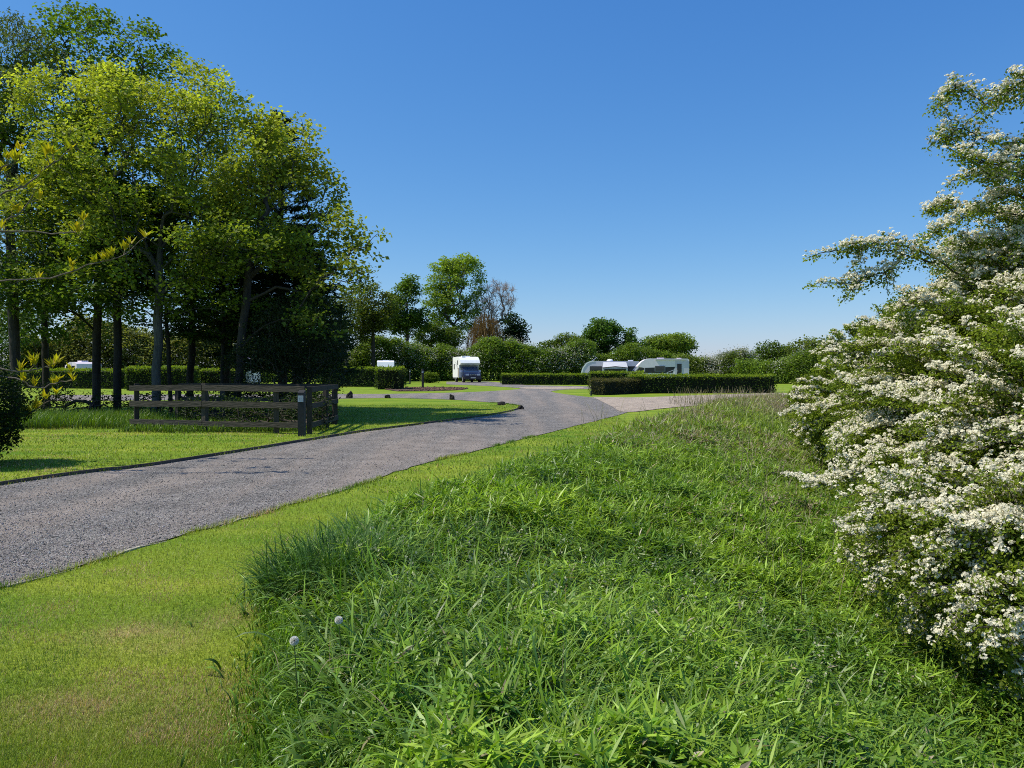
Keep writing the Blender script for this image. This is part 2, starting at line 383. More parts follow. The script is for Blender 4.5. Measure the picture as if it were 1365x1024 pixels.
# timber edging along the lane
EDG = (.12, .10, .08)
g = Geo()
e0 = fe[6:56]
for a, b2 in zip(e0[:-1], e0[1:]):
    beam(g, (a[0], a[1], .02), (b2[0], b2[1], .02), .03, .085, np.array(EDG) * rng.uniform(.7, 1.2))
tag(g.build('lane_edging', M_WOOD), 'thin dark timber edging board along the far side of the gravel lane', 'edging')
g = Geo(); e1 = rp[np.argmin(np.abs(rp[:, 1] - 10.5)):]; e1 = e1[e1[:, 1] > 5.0]
for q, (a, b2) in enumerate(zip(e1[:-1], e1[1:])):
    beam(g, (a[0], a[1], -.022 + .014 * math.sin(q * .9)), (b2[0], b2[1], -.022 + .014 * math.sin(q * .9 + .9)), .035, .05, np.array((.42, .37, .29)) * rng.uniform(.8, 1.2))
tag(g.build('lane_edging', M_WOOD), 'pale worn edging strip between the near lawn and the gravel lane', 'edging')

# loose stones on the lane
def point_in_poly(px, py, poly):
    poly = np.asarray(poly); inside = np.zeros(len(px), bool); n = len(poly); j = n - 1
    for i in range(n):
        xi, yi = poly[i]; xj, yj = poly[j]
        c = ((yi > py) != (yj > py)) & (px < (xj - xi) * (py - yi) / (yj - yi + 1e-12) + xi)
        inside ^= c; j = i
    return inside
road_arr = np.array(road_pts)
def near_points(n, y0, y1, x0=-12, x1=40, power=1.6):
    """scattered ground points, denser close to the lane end"""
    u = rng.random(n); k = 1 - power
    y = (y0 ** k + u * (y1 ** k - y0 ** k)) ** (1 / k)
    x = rng.uniform(-.72, .72, n) * y
    ok = (x > x0) & (x < x1)
    return x[ok], y[ok]
sx_, sy_ = near_points(120000, 5, 34, power=2.2)
ok = point_in_poly(sx_, sy_, road_arr); sx_, sy_ = sx_[ok], sy_[ok]
n = len(sx_); r = rng.uniform(.0035, .008, n) * rng.choice([1, 1, 1, 1.5], n) * np.interp(sy_, [5, 30], [1, 1.6])
v = octv[None] * r[:, None, None] * rng.uniform(.6, 1.35, (n, 6, 1))
a = rng.uniform(0, 6.28, n); c_, s_ = np.cos(a)[:, None], np.sin(a)[:, None]
v = np.stack([v[..., 0] * c_ - v[..., 1] * s_, v[..., 0] * s_ + v[..., 1] * c_, v[..., 2]], -1)
v += np.stack([sx_, sy_, .012 + r * .35], 1)[:, None]
g = Geo(); shade = (rng.uniform(.07, .42, n) ** 1.0)[:, None] * np.array([[1.06, .96, .87]]) * rng.uniform(.93, 1.07, (n, 3))
g.add(v, (octf[None] + (np.arange(n) * 6)[:, None, None]).reshape(-1, 3), np.repeat(shade, 6, 0))
tag(g.build('loose_gravel', M_STONE), 'loose grey stones lying over the gravel lane', 'gravel', kind='stuff')

# ------------------------------------------------------------------ grass
def blades(geo, pts, L, W, dirang, th0, kap, segs, col, twist=None, tipw=.08):
    """curved grass blades: th0 = lean at the root, kap = bend along the blade"""
    n = len(pts)
    t = np.linspace(0, 1, segs + 1)
    th = th0[:, None] + kap[:, None] * t[None] ** 1.7
    thm = .5 * (th[:, 1:] + th[:, :-1]); dl = (L / segs)[:, None]
    h = np.concatenate([np.zeros((n, 1)), np.cumsum(np.sin(thm) * dl, 1)], 1)
    z = np.concatenate([np.zeros((n, 1)), np.cumsum(np.cos(thm) * dl, 1)], 1)
    dx, dy = np.cos(dirang), np.sin(dirang)
    c = np.stack([pts[:, 0:1] + h * dx[:, None], pts[:, 1:2] + h * dy[:, None], pts[:, 2:3] + z], -1)
    tw = dirang + math.pi / 2 + (twist if twist is not None else rng.normal(0, .5, n))
    sd = np.stack([np.cos(tw), np.sin(tw), rng.normal(0, .25, n)], 1)
    w = W[:, None] * (.55 + .45 * np.minimum(t * 3, 1)) * np.maximum(1 - t ** 3, tipw) * .5
    v = np.empty((n, segs + 1, 2, 3))
    v[:, :, 0] = c + sd[:, None] * w[..., None]; v[:, :, 1] = c - sd[:, None] * w[..., None]
    i = np.arange(segs) * 2
    f = np.stack([i, i + 1, i + 3, i + 2], 1)
    f = (f[None] + (np.arange(n) * 2 * (segs + 1))[:, None, None]).reshape(-1, 4)
    fade = (.15 + .95 * np.minimum(t * 1.35, 1))[None, :, None, None]  # colour darkened toward the root, painting in shade between blades
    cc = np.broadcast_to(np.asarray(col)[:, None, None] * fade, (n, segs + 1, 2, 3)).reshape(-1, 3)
    geo.add(v, f, cc)

# short mown blades, one triangle each
def lawn_blades(x, y, L, W, geo, zf=0.0):
    n = len(x)
    a = rng.uniform(0, 6.283, n); lean = rng.uniform(.2, 1.0, n)
    p = np.stack([x, y, np.full(n, zf)], 1)
    d = np.stack([np.cos(a) * np.sin(lean), np.sin(a) * np.sin(lean), np.cos(lean)], 1)
    s = np.stack([-np.sin(a), np.cos(a), np.zeros(n)], 1)
    v = np.empty((n, 3, 3)); v[:, 0] = p + s * W[:, None] / 2; v[:, 1] = p - s * W[:, None] / 2; v[:, 2] = p + d * L[:, None]
    k = smooth((noise_lattice(x, y, .8, 3) * .6 + noise_lattice(x, y, 2.9, 4) * .4 - .3) / .4)
    dry = .6 * smooth((noise_lattice(x, y, .75, 9) * .65 + noise_lattice(x, y, 3.3, 8) * .35 - .64) / .14)
    # the two worn brown patches on the near lawn
    for (qx, qy, rr) in ((-1.95, 3.62, .30), (-2.2, 3.72, .22), (-2.35, 4.75, .26), (-2.1, 4.6, .2), (-1.75, 5.1, .25)):
        dry = np.maximum(dry, .8 * smooth((noise_lattice(x, y, 5.5, 6) - .25) / .35) * np.exp(-((x - qx) ** 2 + 1.6 * (y - qy) ** 2) / rr ** 2) * (.5 + noise_lattice(x, y, 7, 5)))
    dry = np.clip(dry, 0, 1); col = np.array(LAWN_A) * (1 - k)[:, None] + np.array(LAWN_B) * k[:, None]
    straw = rng.random(n) < (.04 + .85 * np.clip(dry, 0, 1))
    col[straw] = np.array((.56, .38, .20)) * rng.uniform(.6, 1.2, (straw.sum(), 1))
    col = col * rng.uniform(.4, 1.4, (n, 1)) * rng.uniform(.93, 1.07, (n, 3))
    geo.add(v, np.arange(n * 3).reshape(n, 3), np.repeat(col, 3, 0))
g = Geo()
x, y = near_points(520000, 2.6, 22, power=2.6)
ok = (x < xb(y) + .12) & ~point_in_poly(x, y, road_arr); x, y = x[ok], y[ok]
sc_ = np.clip(y / 6, .75, 2.2)
lawn_blades(x, y, rng.uniform(.018, .042, len(x)) * np.clip(sc_, .8, 1.5), .0034 * sc_, g)
x = rng.uniform(-17, 3.5, 130000); y = rng.uniform(10, 34, len(x))
ok = ~point_in_poly(x, y, road_arr) & (x < xb(y)) ; x, y = x[ok], y[ok]
lawn_blades(x, y, rng.uniform(.03, .055, len(x)), rng.uniform(.010, .016, len(x)), g)
# mown turf creeping over the lane edges
for crv, m_ in ((fe[4:70], 9000), (rp[int(len(rp) * .5):], 11000)):
    sg = np.concatenate([[0], np.cumsum(np.linalg.norm(np.diff(crv, axis=0), axis=1))]); t = rng.uniform(0, sg[-1], m_)
    x = np.interp(t, sg, crv[:, 0]) + rng.normal(0, .035, m_); y = np.interp(t, sg, crv[:, 1]) + rng.normal(0, .035, m_); ok = (y > 2) & (y < 36) & (noise_lattice(x, y, 1.3, 87) + .3 * noise_lattice(x, y, 6, 88) > .5)
    x, y = x[ok], y[ok]; lawn_blades(x, y, rng.uniform(.035, .085, len(x)), np.interp(y, [4, 30], [.005, .02]), g)
tag(g.build('lawn_grass', M_LAWNB), 'short mown lawn grass with dry brown patches', 'grass', kind='stuff')

# rough grass on the bank
def bank_points(n, y0, y1, power):
    u = rng.random(n); k = 1 - power
    y = (y0 ** k + u * (y1 ** k - y0 ** k)) ** (1 / k)
    b = xb(y); e = np.minimum(xd(y) - .8, .72 * y + 1.2)
    x = b + rng.random(n) * np.maximum(e - b, .3)
    return x, y
def rough(nt_, per, y0, y1, power, segs, lscale, geo, fill):
    """tufts of blades that lean and arch together, and single blades between them"""
    tx, ty = bank_points(nt_, y0, y1, power); nt_ = len(tx)
    rel = (tx - xb(ty)) / np.maximum(xd(ty) - xb(ty), 1)
    big = noise_lattice(tx, ty, .9, 21); mid = noise_lattice(tx, ty, 2.3, 22); fine = noise_lattice(tx, ty, 6, 23)
    keep = rng.random(nt_) < smooth((.35 * big + .4 * mid + .25 * fine - .25) / .28) * .85 + .15
    tx, ty, rel, big, mid, fine = [a[keep] for a in (tx, ty, rel, big, mid, fine)]; nt_ = len(tx)
    edge = smooth((tx - xb(ty)) / .45)
    h = (.15 + .22 * mid * big * 1.8 + .10 * fine) * (.5 + .5 * edge) * lscale * rng.uniform(.75, 1.3, nt_)
    h *= np.interp(ty, [2, 5, 9, 24, 38], [1, .95, .75, .6, .6]) * (1 - .35 * smooth((rel - .5) / .3))
    lean = noise_lattice(tx, ty, .7, 31) * 11 + rng.normal(0, .8, nt_); ls = rng.uniform(.1, .9, nt_)
    wid = rng.choice([.005, .008, .0105, .0135], nt_, p=[.2, .35, .28, .17]) * np.interp(ty, [5, 9], [1.45, 1.25])
    q = np.clip(noise_lattice(tx, ty, 1.3, 41) * .55 + noise_lattice(tx, ty, 4, 42) * .3 + rng.random(nt_) * .4 - .15, 0, 1)[:, None]
    dk = np.array((.060, .150, .013)); lt = np.array((.33, .48, .042)); yl = np.array((.42, .45, .07)); bl = np.array((.17, .29, .07))
    tc = dk * (1 - q) + lt * q
    tc = np.where((rng.random(nt_) < .25)[:, None], bl * (.7 + .6 * q), tc)
    ey = ((1 - smooth((tx - xb(ty)) / .5)) * .6)[:, None]; tc = tc * (1 - ey) + np.array((.17, .29, .018)) * ey
    far = smooth((ty - 9) / 16)[:, None] * .55; tc = tc * (1 - far) + yl * far
    pd = (.012 + .5 * smooth((ty - 24) / 9) + .12 * smooth((ty - 10) / 10) + .25 * smooth((rel - .62) / .2) * smooth((ty - 7) / 6)) * (.3 + 1.4 * big)
    for part in (0, 1):
        k = rng.poisson(per if part == 0 else per * fill, nt_); idx = np.repeat(np.arange(nt_), k); n = len(idx)
        sg = (.045 if part == 0 else .16) * np.interp(ty[idx], [2, 8, 30], [1, 1.3, 2.2])
        o = rng.normal(size=(n, 2)); x = tx[idx] + o[:, 0] * sg; y = ty[idx] + o[:, 1] * sg
        outw = np.arctan2(o[:, 1], o[:, 0])
        vx = np.cos(outw) * .9 + np.cos(lean[idx]) * ls[idx] * 1.3; vy = np.sin(outw) * .9 + np.sin(lean[idx]) * ls[idx] * 1.3
        ang = np.arctan2(vy, vx) + rng.normal(0, .7, n)
        L = h[idx] * rng.uniform(.55, 1.55, n) * (1.15 if part == 0 else .85)
        L = np.minimum(L, .42 + .12 * rng.random(n)) * np.interp(y, [2.2, 4], [.8, 1])
        th0 = np.abs(rng.normal(.15, .2, n)) + .25 * ls[idx]; kap = np.abs(rng.normal(2.6, .7, n)) * (.7 + .5 * ls[idx])
        stiff = rng.random(n) < .07; kap[stiff] *= .25
        W = wid[idx] * rng.uniform(.7, 1.25, n) * np.interp(y, [2, 6, 12, 40], [1, 1.1, 1.6, 3.2])
        col = tc[idx] * rng.uniform(.5, 1.4, (n, 1))
        dry = rng.random(n) < pd[idx]; col[dry] = np.array((.42, .34, .19)) * rng.uniform(.5, 1.1, (dry.sum(), 1)); W[dry] *= .55
        blades(geo, np.stack([x, y, ground_z(x, y)], 1), L, W, ang, th0, kap, segs, col)
g = Geo()
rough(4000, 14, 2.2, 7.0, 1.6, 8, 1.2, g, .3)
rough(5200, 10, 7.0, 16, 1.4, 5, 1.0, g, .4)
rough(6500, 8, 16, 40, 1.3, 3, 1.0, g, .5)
# a few broader, paler arching blades close by
x, y = bank_points(5200, 2.1, 7.5, 1.5); n = len(x); kk = noise_lattice(x, y, 1.6, 77) > .42; x, y = x[kk], y[kk]; n = len(x)
blades(g, np.stack([x, y, ground_z(x, y)], 1), rng.uniform(.25, .42, n), rng.uniform(.008, .014, n), noise_lattice(x, y, 1.7, 78) * 12 + rng.normal(0, .5, n),
       np.abs(rng.normal(.15, .15, n)), rng.uniform(1.0, 2.3, n), 7, np.array((.14, .23, .035)) * rng.uniform(.6, 1.3, (n, 1)))
# ragged change from mown to uncut grass
n = 30000; y = 2.2 + 22 * rng.random(n) ** 1.7; o = np.interp(y, [2, 5.5], [.45, 1]) * np.abs(rng.normal(0, .22, n)) * (.4 + 1.2 * noise_lattice(y * 0, y, 1.1, 85)); x = xb(y) - o + .12; n = len(x)
blades(g, np.stack([x, y, np.zeros(n)], 1), rng.uniform(.05, .20, n) * np.clip(1.1 - 1.6 * o, .25, 1), rng.uniform(.004, .007, n) * np.interp(y, [2, 24], [1, 3]), rng.uniform(0, 6.28, n), np.abs(rng.normal(.2, .25, n)), np.abs(rng.normal(1.0, .6, n)), 4,
       (np.array((.10, .22, .014)) + np.array((.14, .15, .014)) * rng.random((n, 1))) * rng.uniform(.7, 1.3, (n, 1)))
# short bent leaf ends that make up the matted surface
def canopy(x, y):
    e = smooth((x - xb(y)) / .5)
    return (.03 + .20 * noise_lattice(x, y, 2.1, 22) + .24 * noise_lattice(x, y, 6.5, 24) + .08 * noise_lattice(x, y, .8, 25)) * (.35 + .65 * e) * np.interp(y, [2, 6, 12, 30], [1, .95, .85, .8])
def carpet(geo, n, y0, y1, power, sc, broad):
    x, y = bank_points(n, y0, y1, power); x = x + rng.normal(0, .04, len(x)); n = len(x)
    rel = (x - xb(y)) / np.maximum(xd(y) - xb(y), 1)
    if broad:
        ok = rng.random(n) < .10 + .9 * smooth((rel - .12 + .7 * (noise_lattice(x, y, .9, 51) - .5)) / .4); x, y, rel = x[ok], y[ok], rel[ok]; n = len(x)
    C = canopy(x, y); u = 1 - rng.random(n) ** 2 * .75; z = ground_z(x, y) + C * u
    a = rng.uniform(0, 6.283, n); el = rng.normal(.15, .5, n)
    ax = np.stack([np.cos(a) * np.cos(el), np.sin(a) * np.cos(el), np.sin(el)], 1)
    nr = np.stack([-np.cos(a) * np.sin(el), -np.sin(a) * np.sin(el), np.cos(el)], 1) + rng.normal(0, .35, (n, 3))
    q = np.clip(noise_lattice(x, y, 1.3, 41) * .45 + noise_lattice(x, y, 4, 42) * .35 + rng.random(n) * .45 - .15, 0, 1)[:, None]
    if broad:
        col = np.array((.055, .145, .014)) * (1 - q) + np.array((.31, .47, .042)) * q; L = rng.uniform(.025, .06, n) * sc; W = rng.uniform(.012, .028, n) * sc
    else:
        col = np.array((.055, .145, .013)) * (1 - q) + np.array((.38, .52, .046)) * q; L = rng.uniform(.05, .16, n) * sc; W = rng.uniform(.006, .0135, n) * sc
    far = smooth((y - 10) / 16)[:, None] * .5; col = col * (1 - far) + np.array((.27, .30, .05)) * far
    col = col * (.18 + .92 * u[:, None] ** 1.5) * rng.uniform(.6, 1.4, (n, 1))  # lower leaf ends coloured darker to paint shade in the gaps
    pd = .01 + .30 * smooth((y - 11) / 7) * smooth((noise_lattice(x, y, .5, 26) - .35) / .4) + .45 * smooth((y - 25) / 8) + .22 * smooth((noise_lattice(x, y, .7, 27) - .62) / .15) * smooth((y - 7) / 4)
    d = rng.random(n) < pd; col[d] = np.array((.46, .37, .25)) * rng.uniform(.5, 1.1, (d.sum(), 1))
    leaves(geo, np.stack([x, y, z], 1), ax, nr, L, W, col, fold=.1)
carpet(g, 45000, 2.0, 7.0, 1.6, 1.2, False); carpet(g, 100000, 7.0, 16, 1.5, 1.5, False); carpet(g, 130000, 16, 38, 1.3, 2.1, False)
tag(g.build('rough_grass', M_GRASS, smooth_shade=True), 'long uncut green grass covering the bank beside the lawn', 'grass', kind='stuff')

# broad-leaved weeds among the grass, thicker towards the hawthorn
g = Geo()
def weeds(n, y0, y1, power, size):
    x, y = bank_points(n, y0, y1, power)
    rel = (x - xb(y)) / np.maximum(xd(y) - xb(y), 1)
    ok = rng.random(len(x)) < smooth((rel - .2 + .5 * (noise_lattice(x, y, 1.1, 51) - .5)) / .45) * .95 + .03
    x, y = x[ok], y[ok]; n = len(x); z0 = ground_z(x, y)
    H = rng.uniform(.18, .42, n) * np.interp(y, [2, 8, 20], [1, .9, .7]) * (.6 + .8 * noise_lattice(x, y, 1.9, 52))
    lean = rng.normal(0, .12, (n, 2))
    for lev in range(6):
        t = (lev + 1) / 6
        for q in range(3):
            a = rng.uniform(0, 6.283, n); el = rng.uniform(-.3, .7, n)
            p = np.stack([x + lean[:, 0] * t, y + lean[:, 1] * t, z0 + H * t], 1)
            ax = np.stack([np.cos(a) * np.cos(el), np.sin(a) * np.cos(el), np.sin(el)], 1)
            nr = np.stack([-np.cos(a) * np.sin(el), -np.sin(a) * np.sin(el), np.cos(el)], 1) + rng.normal(0, .25, (n, 3))
            k = (.35 + .65 * t)
            col = (np.array((.05, .12, .014)) * (1 - t) + np.array((.13, .235, .026)) * t) * rng.uniform(.65, 1.35, (n, 1))
            leaves(g, p, ax, nr, rng.uniform(.035, .07, n) * size * (1.15 - .4 * t), rng.uniform(.014, .028, n) * size, col, fold=.12)
weeds(3500, 2.0, 8.0, 1.5, .8)
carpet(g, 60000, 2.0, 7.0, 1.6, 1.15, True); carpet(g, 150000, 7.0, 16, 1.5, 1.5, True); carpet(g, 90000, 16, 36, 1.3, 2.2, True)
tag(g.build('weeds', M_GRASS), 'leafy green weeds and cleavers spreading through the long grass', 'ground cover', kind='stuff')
# small white nettle flowers
g = Geo(); x, y = bank_points(420, 4.0, 12, 1.5); ok = noise_lattice(x, y, .8, 61) > .52; x, y = x[ok], y[ok]; n = len(x)
for q in range(6):
    p = np.stack([x + rng.normal(0, .018, n), y + rng.normal(0, .018, n), ground_z(x, y) + .30 + rng.uniform(-.05, .1, n)], 1)
    leaves(g, p, rand_unit(n), rand_unit(n), .022, .015, np.array((.55, .55, .34)) * rng.uniform(.7, 1.1, (n, 1)))
tag(g.build('nettle_blossom', M_PETAL), 'small cream dead nettle flowers scattered in the long grass', 'flowers', kind='stuff')
# dry stalks on the ditch side
g = Geo()
for (x0, x1, y0, y1, n) in ((2.2, 4.6, 6.0, 9.0, 130), (3.4, 5.8, 9, 14, 260), (7, 13, 24, 35, 1500), (2, 9, 14, 24, 250)):
    x = rng.uniform(x0, x1, n); y = rng.uniform(y0, y1, n)
    blades(g, np.stack([x, y, ground_z(x, y)], 1), rng.uniform(.35, .95, n), rng.uniform(.003, .005, n) * np.interp(y, [6, 35], [1.2, 3.5]), rng.uniform(0, 6.28, n),
           np.abs(rng.normal(.3, .3, n)), rng.uniform(0, .6, n), 3, np.array((.42, .34, .21)) * rng.uniform(.5, 1.1, (n, 1)), tipw=.5)
tag(g.build('dry_stalks', M_GRASS), 'pale dead grass stalks on the ditch side of the bank', 'grass', kind='stuff')
# uncut grass under the trees and along the fence
g = Geo()
n = 46000; x = rng.uniform(-20, -4.4, n); y = rng.uniform(19.2, 24.5, n)
fl = 19.35 + .12 * np.sin(x * 1.7) + np.where(x < -10, 1.1, 0) + np.clip(x + 6, 0, 3) * .3
ok = (y > fl) & (x < -4.6 - .5 * rng.random(n) - .18 * (y - 19)) & ~point_in_poly(x, y, road_arr + np.array([0, -.6])) & (rng.random(n) < .25 + 1.0 * noise_lattice(x, y, 1.2, 71)); x, y = x[ok], y[ok]; n = len(x)
blades(g, np.stack([x, y, np.zeros(n)], 1), rng.uniform(.22, .55, n) * np.interp(x, [-11.2, -10.2], [.85, .48]), rng.uniform(.010, .018, n), rng.uniform(0, 6.28, n), np.abs(rng.normal(.1, .15, n)), np.abs(rng.normal(.6, .4, n)), 3,
       (np.array((.08, .17, .014)) + np.array((.13, .13, .010)) * rng.random((n, 1))) * rng.uniform(.6, 1.3, (n, 1)))
tag(g.build('verge_grass', M_GRASS), 'uncut grass growing under the trees and along the wooden fence', 'grass', kind='stuff')

# tussocks; dark blade colour paints in the shade within tall grass
def tussock(cx, cy, rx, ry, n, hl, label):
    g = Geo(); a = rng.uniform(0, 6.283, n); r = np.sqrt(rng.random(n))
    x = cx + np.cos(a) * r * rx; y = cy + np.sin(a) * r * ry
    L = rng.uniform(.6, 1.1, n) * hl
    blades(g, np.stack([x, y, ground_z(x, y)], 1), L, rng.uniform(.006, .010, n) * max(1, cy / 7), a + rng.normal(0, 1.6, n), np.abs(rng.normal(.12, .2, n)) + .15 * r, np.abs(rng.normal(1.5, .8, n)), 7,
           (np.array((.025, .075, .012)) + np.array((.08, .14, .02)) * rng.random((n, 1))) * rng.uniform(.7, 1.3, (n, 1)))
    tag(g.build('grass_tussock', M_LAWNB, loc=(cx, cy, float(ground_z(cx, cy)))), label, 'grass tussock')
tussock(X(446, 5.45), 5.45, .48, .40, 2300, .52, 'tall dark tussock of grass at the near lawn edge')
tussock(X(668, 9.0), 9.0, .5, .4, 1300, .42, 'smaller dark tussock of grass halfway up the bank')

# dandelion clocks
def dandelion(px, py, d, label):
    p = P(px, py, d); root = empty('dandelion_clock', (p[0], p[1], float(ground_z(p[0], p[1])))); h = p[2] - root.location.z
    tag(root, label, 'dandelion', 'dandelion seed heads in the long grass')
    g = Geo(); polytube(g, [(0.03, .0, 0), (.012, 0, h * .5), (0, 0, h)], [.0028, .0025, .002], 6, (.10, .14, .05)); g.build('stem', M_GRASS, root)
    g = Geo(); n = 420; u = rand_unit(n); c = np.array([[0, 0, h]])
    tubes(g, np.repeat(c, n, 0), c + u * .0150, np.full(n, .0003), np.full(n, .0003), 3, (.8, .78, .72))
    for q in range(5):
        ax = unit(u + rand_unit(n) * .7); leaves(g, c + u * .0150, ax, rand_unit(n), 0.0065, .0018, np.array((.9, .88, .82)))
    v = rand_unit(40) * .006 + c; leaves(g, v, rand_unit(40), rand_unit(40), .006, .004, np.array((.2, .14, .08)))
    g.build('seed_head', M_PETAL, root)
dandelion(390, 857, 3.35, 'nearer and larger white dandelion clock at the lawn edge')
dandelion(450, 829, 3.75, 'slightly farther white dandelion clock, just right of the nearer one')

# ------------------------------------------------------------------ trees
def sample_env(env, n, shell=.5):
    """points in a union of ellipsoids; env rows: centre(3), radii(3), weight"""
    w = np.array([e[6] if len(e) > 6 else e[3] * e[4] * e[5] for e in env]); k = rng.choice(len(env), n, p=w / w.sum())
    e = np.array([list(q[:6]) for q in env])[k]
    u = rand_unit(n) * (rng.random(n)[:, None] ** (1 / 3 * shell))
    return e[:, :3] + u * e[:, 3:6], u
def skeleton(trunk, targets, wander=.08, back=.35):
    """grow branches from a trunk polyline to every target; returns points, parents"""
    pts = [np.array(p, float) for p in trunk]; par = [-1] + list(range(len(trunk) - 1))
    plen = [0.0]
    for i in range(1, len(pts)): plen.append(plen[-1] + np.linalg.norm(pts[i] - pts[i - 1]))
    A = np.zeros((len(trunk) + len(targets) * 5, 3)); Lp = np.zeros(len(A)); n = len(pts)
    A[:n] = pts; Lp[:n] = plen; par = list(par)
    first = max(1, int(n * .45))
    order = np.argsort(np.linalg.norm(targets - A[n - 1], axis=1) + .3 * np.abs(targets[:, 2] - A[n - 1, 2]))
    for t in targets[order]:
        dv = t - A[first:n]; dist = np.linalg.norm(dv, axis=1)
        cost = dist + back * Lp[first:n] + np.where(dv[:, 2] < -.2 * dist, dist * .7, 0)
        i = int(np.argmin(cost)) + first; d = dist[i - first]
        k = 1 if d < .35 else (2 if d < .9 else (3 if d < 2 else 4)); prev = i
        s = A[i].copy(); up = np.array([0, 0, .14 * d])
        for q in range(1, k + 1):
            f = q / k; p = s + (t - s) * f + up * math.sin(math.pi * f)
            if q < k: p = p + rng.normal(size=3) * wander * d / k
            A[n] = p; Lp[n] = Lp[prev] + np.linalg.norm(p - A[prev]); par.append(prev); prev = n; n += 1
    return A[:n], np.array(par)
def radii(par, tip, power, trunk_n, base_r):
    n = len(par); r = np.zeros(n); kids = np.zeros(n, int)
    for i in range(n - 1, 0, -1):
        if kids[i] == 0: r[i] = tip ** power
        r[par[i]] += r[i]; kids[par[i]] += 1
    r = r ** (1 / power)
    s = base_r / r[0]
    w = smooth((r - tip) / max(r[0] * .5, 1e-6)); r = r * (1 - w) + r * s * w if s < 1 else r * (1 + (s - 1) * w)
    return r, kids
def branch_mesh(A, par, r, col, name, parent, mat=None, minr=0.0, loc=None):
    g = Geo(); i = np.arange(1, len(A)); p = par[1:]
    r0 = np.minimum(r[p], r[i] * 1.35 + .002); r1 = r[i]
    for lo, hi, k in ((.06, 99, 9), (.02, .06, 6), (minr, .02, 4)):
        s = (r1 >= lo) & (r1 < hi)
        tubes(g, A[p][s], A[i][s] + unit(A[i][s] - A[p][s]) * r1[s][:, None] * .3, r0[s], r1[s], k, np.array(col) * rng.uniform(.8, 1.2, (s.sum(), 1)))
    # flare at the foot
    if r[0] > .08:
        th = np.arange(9) * 2 * math.pi / 9
        tubes(g, A[0:1] - [[0, 0, .15]], A[0:1] + (A[1:2] - A[0:1]) * .5, np.array([r[0] * 1.55]), np.array([r[0] * 1.0]), 9, np.array(col))
    return g.build(name, mat or M_BARK, parent, loc=loc, smooth_shade=True)
def crown_leaves(geo, cent, per, spread, L, W, cols, outward=None, centre=None, flat=.6, droop=.15, topbias=None, jitter=.35, colz=None):
    n = len(cent); m = n * per
    off = rng.normal(size=(m, 3)); off /= np.maximum(np.linalg.norm(off, axis=1, keepdims=True) / 1.7, 1); off *= spread * np.array([1, 1, flat])
    p = np.repeat(cent, per, 0) + off
    a = rng.uniform(0, 6.283, m); el = rng.normal(-droop, .45, m)
    ax = np.stack([np.cos(a) * np.cos(el), np.sin(a) * np.cos(el), np.sin(el)], 1)
    nr = np.array([0, 0, 1.0]) + rng.normal(0, .55, (m, 3))
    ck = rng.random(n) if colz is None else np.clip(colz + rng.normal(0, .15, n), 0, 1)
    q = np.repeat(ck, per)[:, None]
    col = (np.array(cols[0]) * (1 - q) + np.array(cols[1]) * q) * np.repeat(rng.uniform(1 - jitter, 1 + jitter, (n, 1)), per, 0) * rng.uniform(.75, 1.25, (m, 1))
    leaves(geo, p, ax, nr, rng.uniform(.7, 1.25, m) * L, rng.uniform(.7, 1.25, m) * W, col, fold=.1)

def tree(name, label, cat, base, trunk_top, env, n_targets, base_r, leaf, cols, per, spread, bark=(.07, .06, .05), tip=.008, group=None,
         gap=.0, gscale=.6, shell=.55, lean_pts=None, extra=None, flat=.6, droop=.15, back=.35, inner=0, zcol=True):
    b = np.array(base, float); root = empty(name, tuple(b)); tag(root, label, cat, group)
    tt = np.array(trunk_top, float); k = max(4, int(np.linalg.norm(tt - b) / .7))
    trunk = [b + (tt - b) * i / k + (rng.normal(size=3) * .022 * np.array([1, 1, 0]) if 0 < i < k else 0) for i in range(k + 1)]
    T, u = sample_env(env, n_targets, shell)
    if gap:
        nf = noise_field(T, gscale, seed=b[0] * 3.1); T = T[nf > gap - .5]
    T = T[T[:, 2] > b[2] + .5]
    if extra is not None: T = np.concatenate([T, np.array(extra, float)])
    A, par = skeleton(trunk, T, back=back); r, kids = radii(par, tip, 2.4, len(trunk), base_r)
    branch_mesh(A - b, par, r, bark, 'trunk', root)
    tips = A[(kids == 0)]
    thin = A[(r < tip * 2.6) & (kids > 0)]
    c = np.concatenate([tips, thin[rng.random(len(thin)) < .5]])
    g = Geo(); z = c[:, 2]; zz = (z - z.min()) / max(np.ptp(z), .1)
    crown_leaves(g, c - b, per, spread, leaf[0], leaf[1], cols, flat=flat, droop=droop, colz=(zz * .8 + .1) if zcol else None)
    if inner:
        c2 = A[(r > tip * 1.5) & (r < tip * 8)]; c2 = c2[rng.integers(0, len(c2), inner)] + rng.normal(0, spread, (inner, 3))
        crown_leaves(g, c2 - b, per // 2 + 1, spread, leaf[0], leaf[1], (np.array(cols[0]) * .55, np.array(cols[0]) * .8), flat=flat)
    g.build('crown', M_LEAF, root)
    return root
def E(px, py, d, rx, rz, ry=None, w=None):
    """ellipsoid from its picture size at depth d"""
    p = P(px, py, d); a = rx / F * d; c = rz / F * d; b = (a if ry is None else ry)
    return [p[0], p[1], p[2], a, b, c] + ([w] if w else [])
def base_at(px, d): return (X(px, d), d, 0)

YG = ((.10, .17, .018), (.50, .53, .075)); DG = ((.040, .085, .012), (.155, .24, .026)); MG = ((.035, .070, .012), (.12, .18, .022))
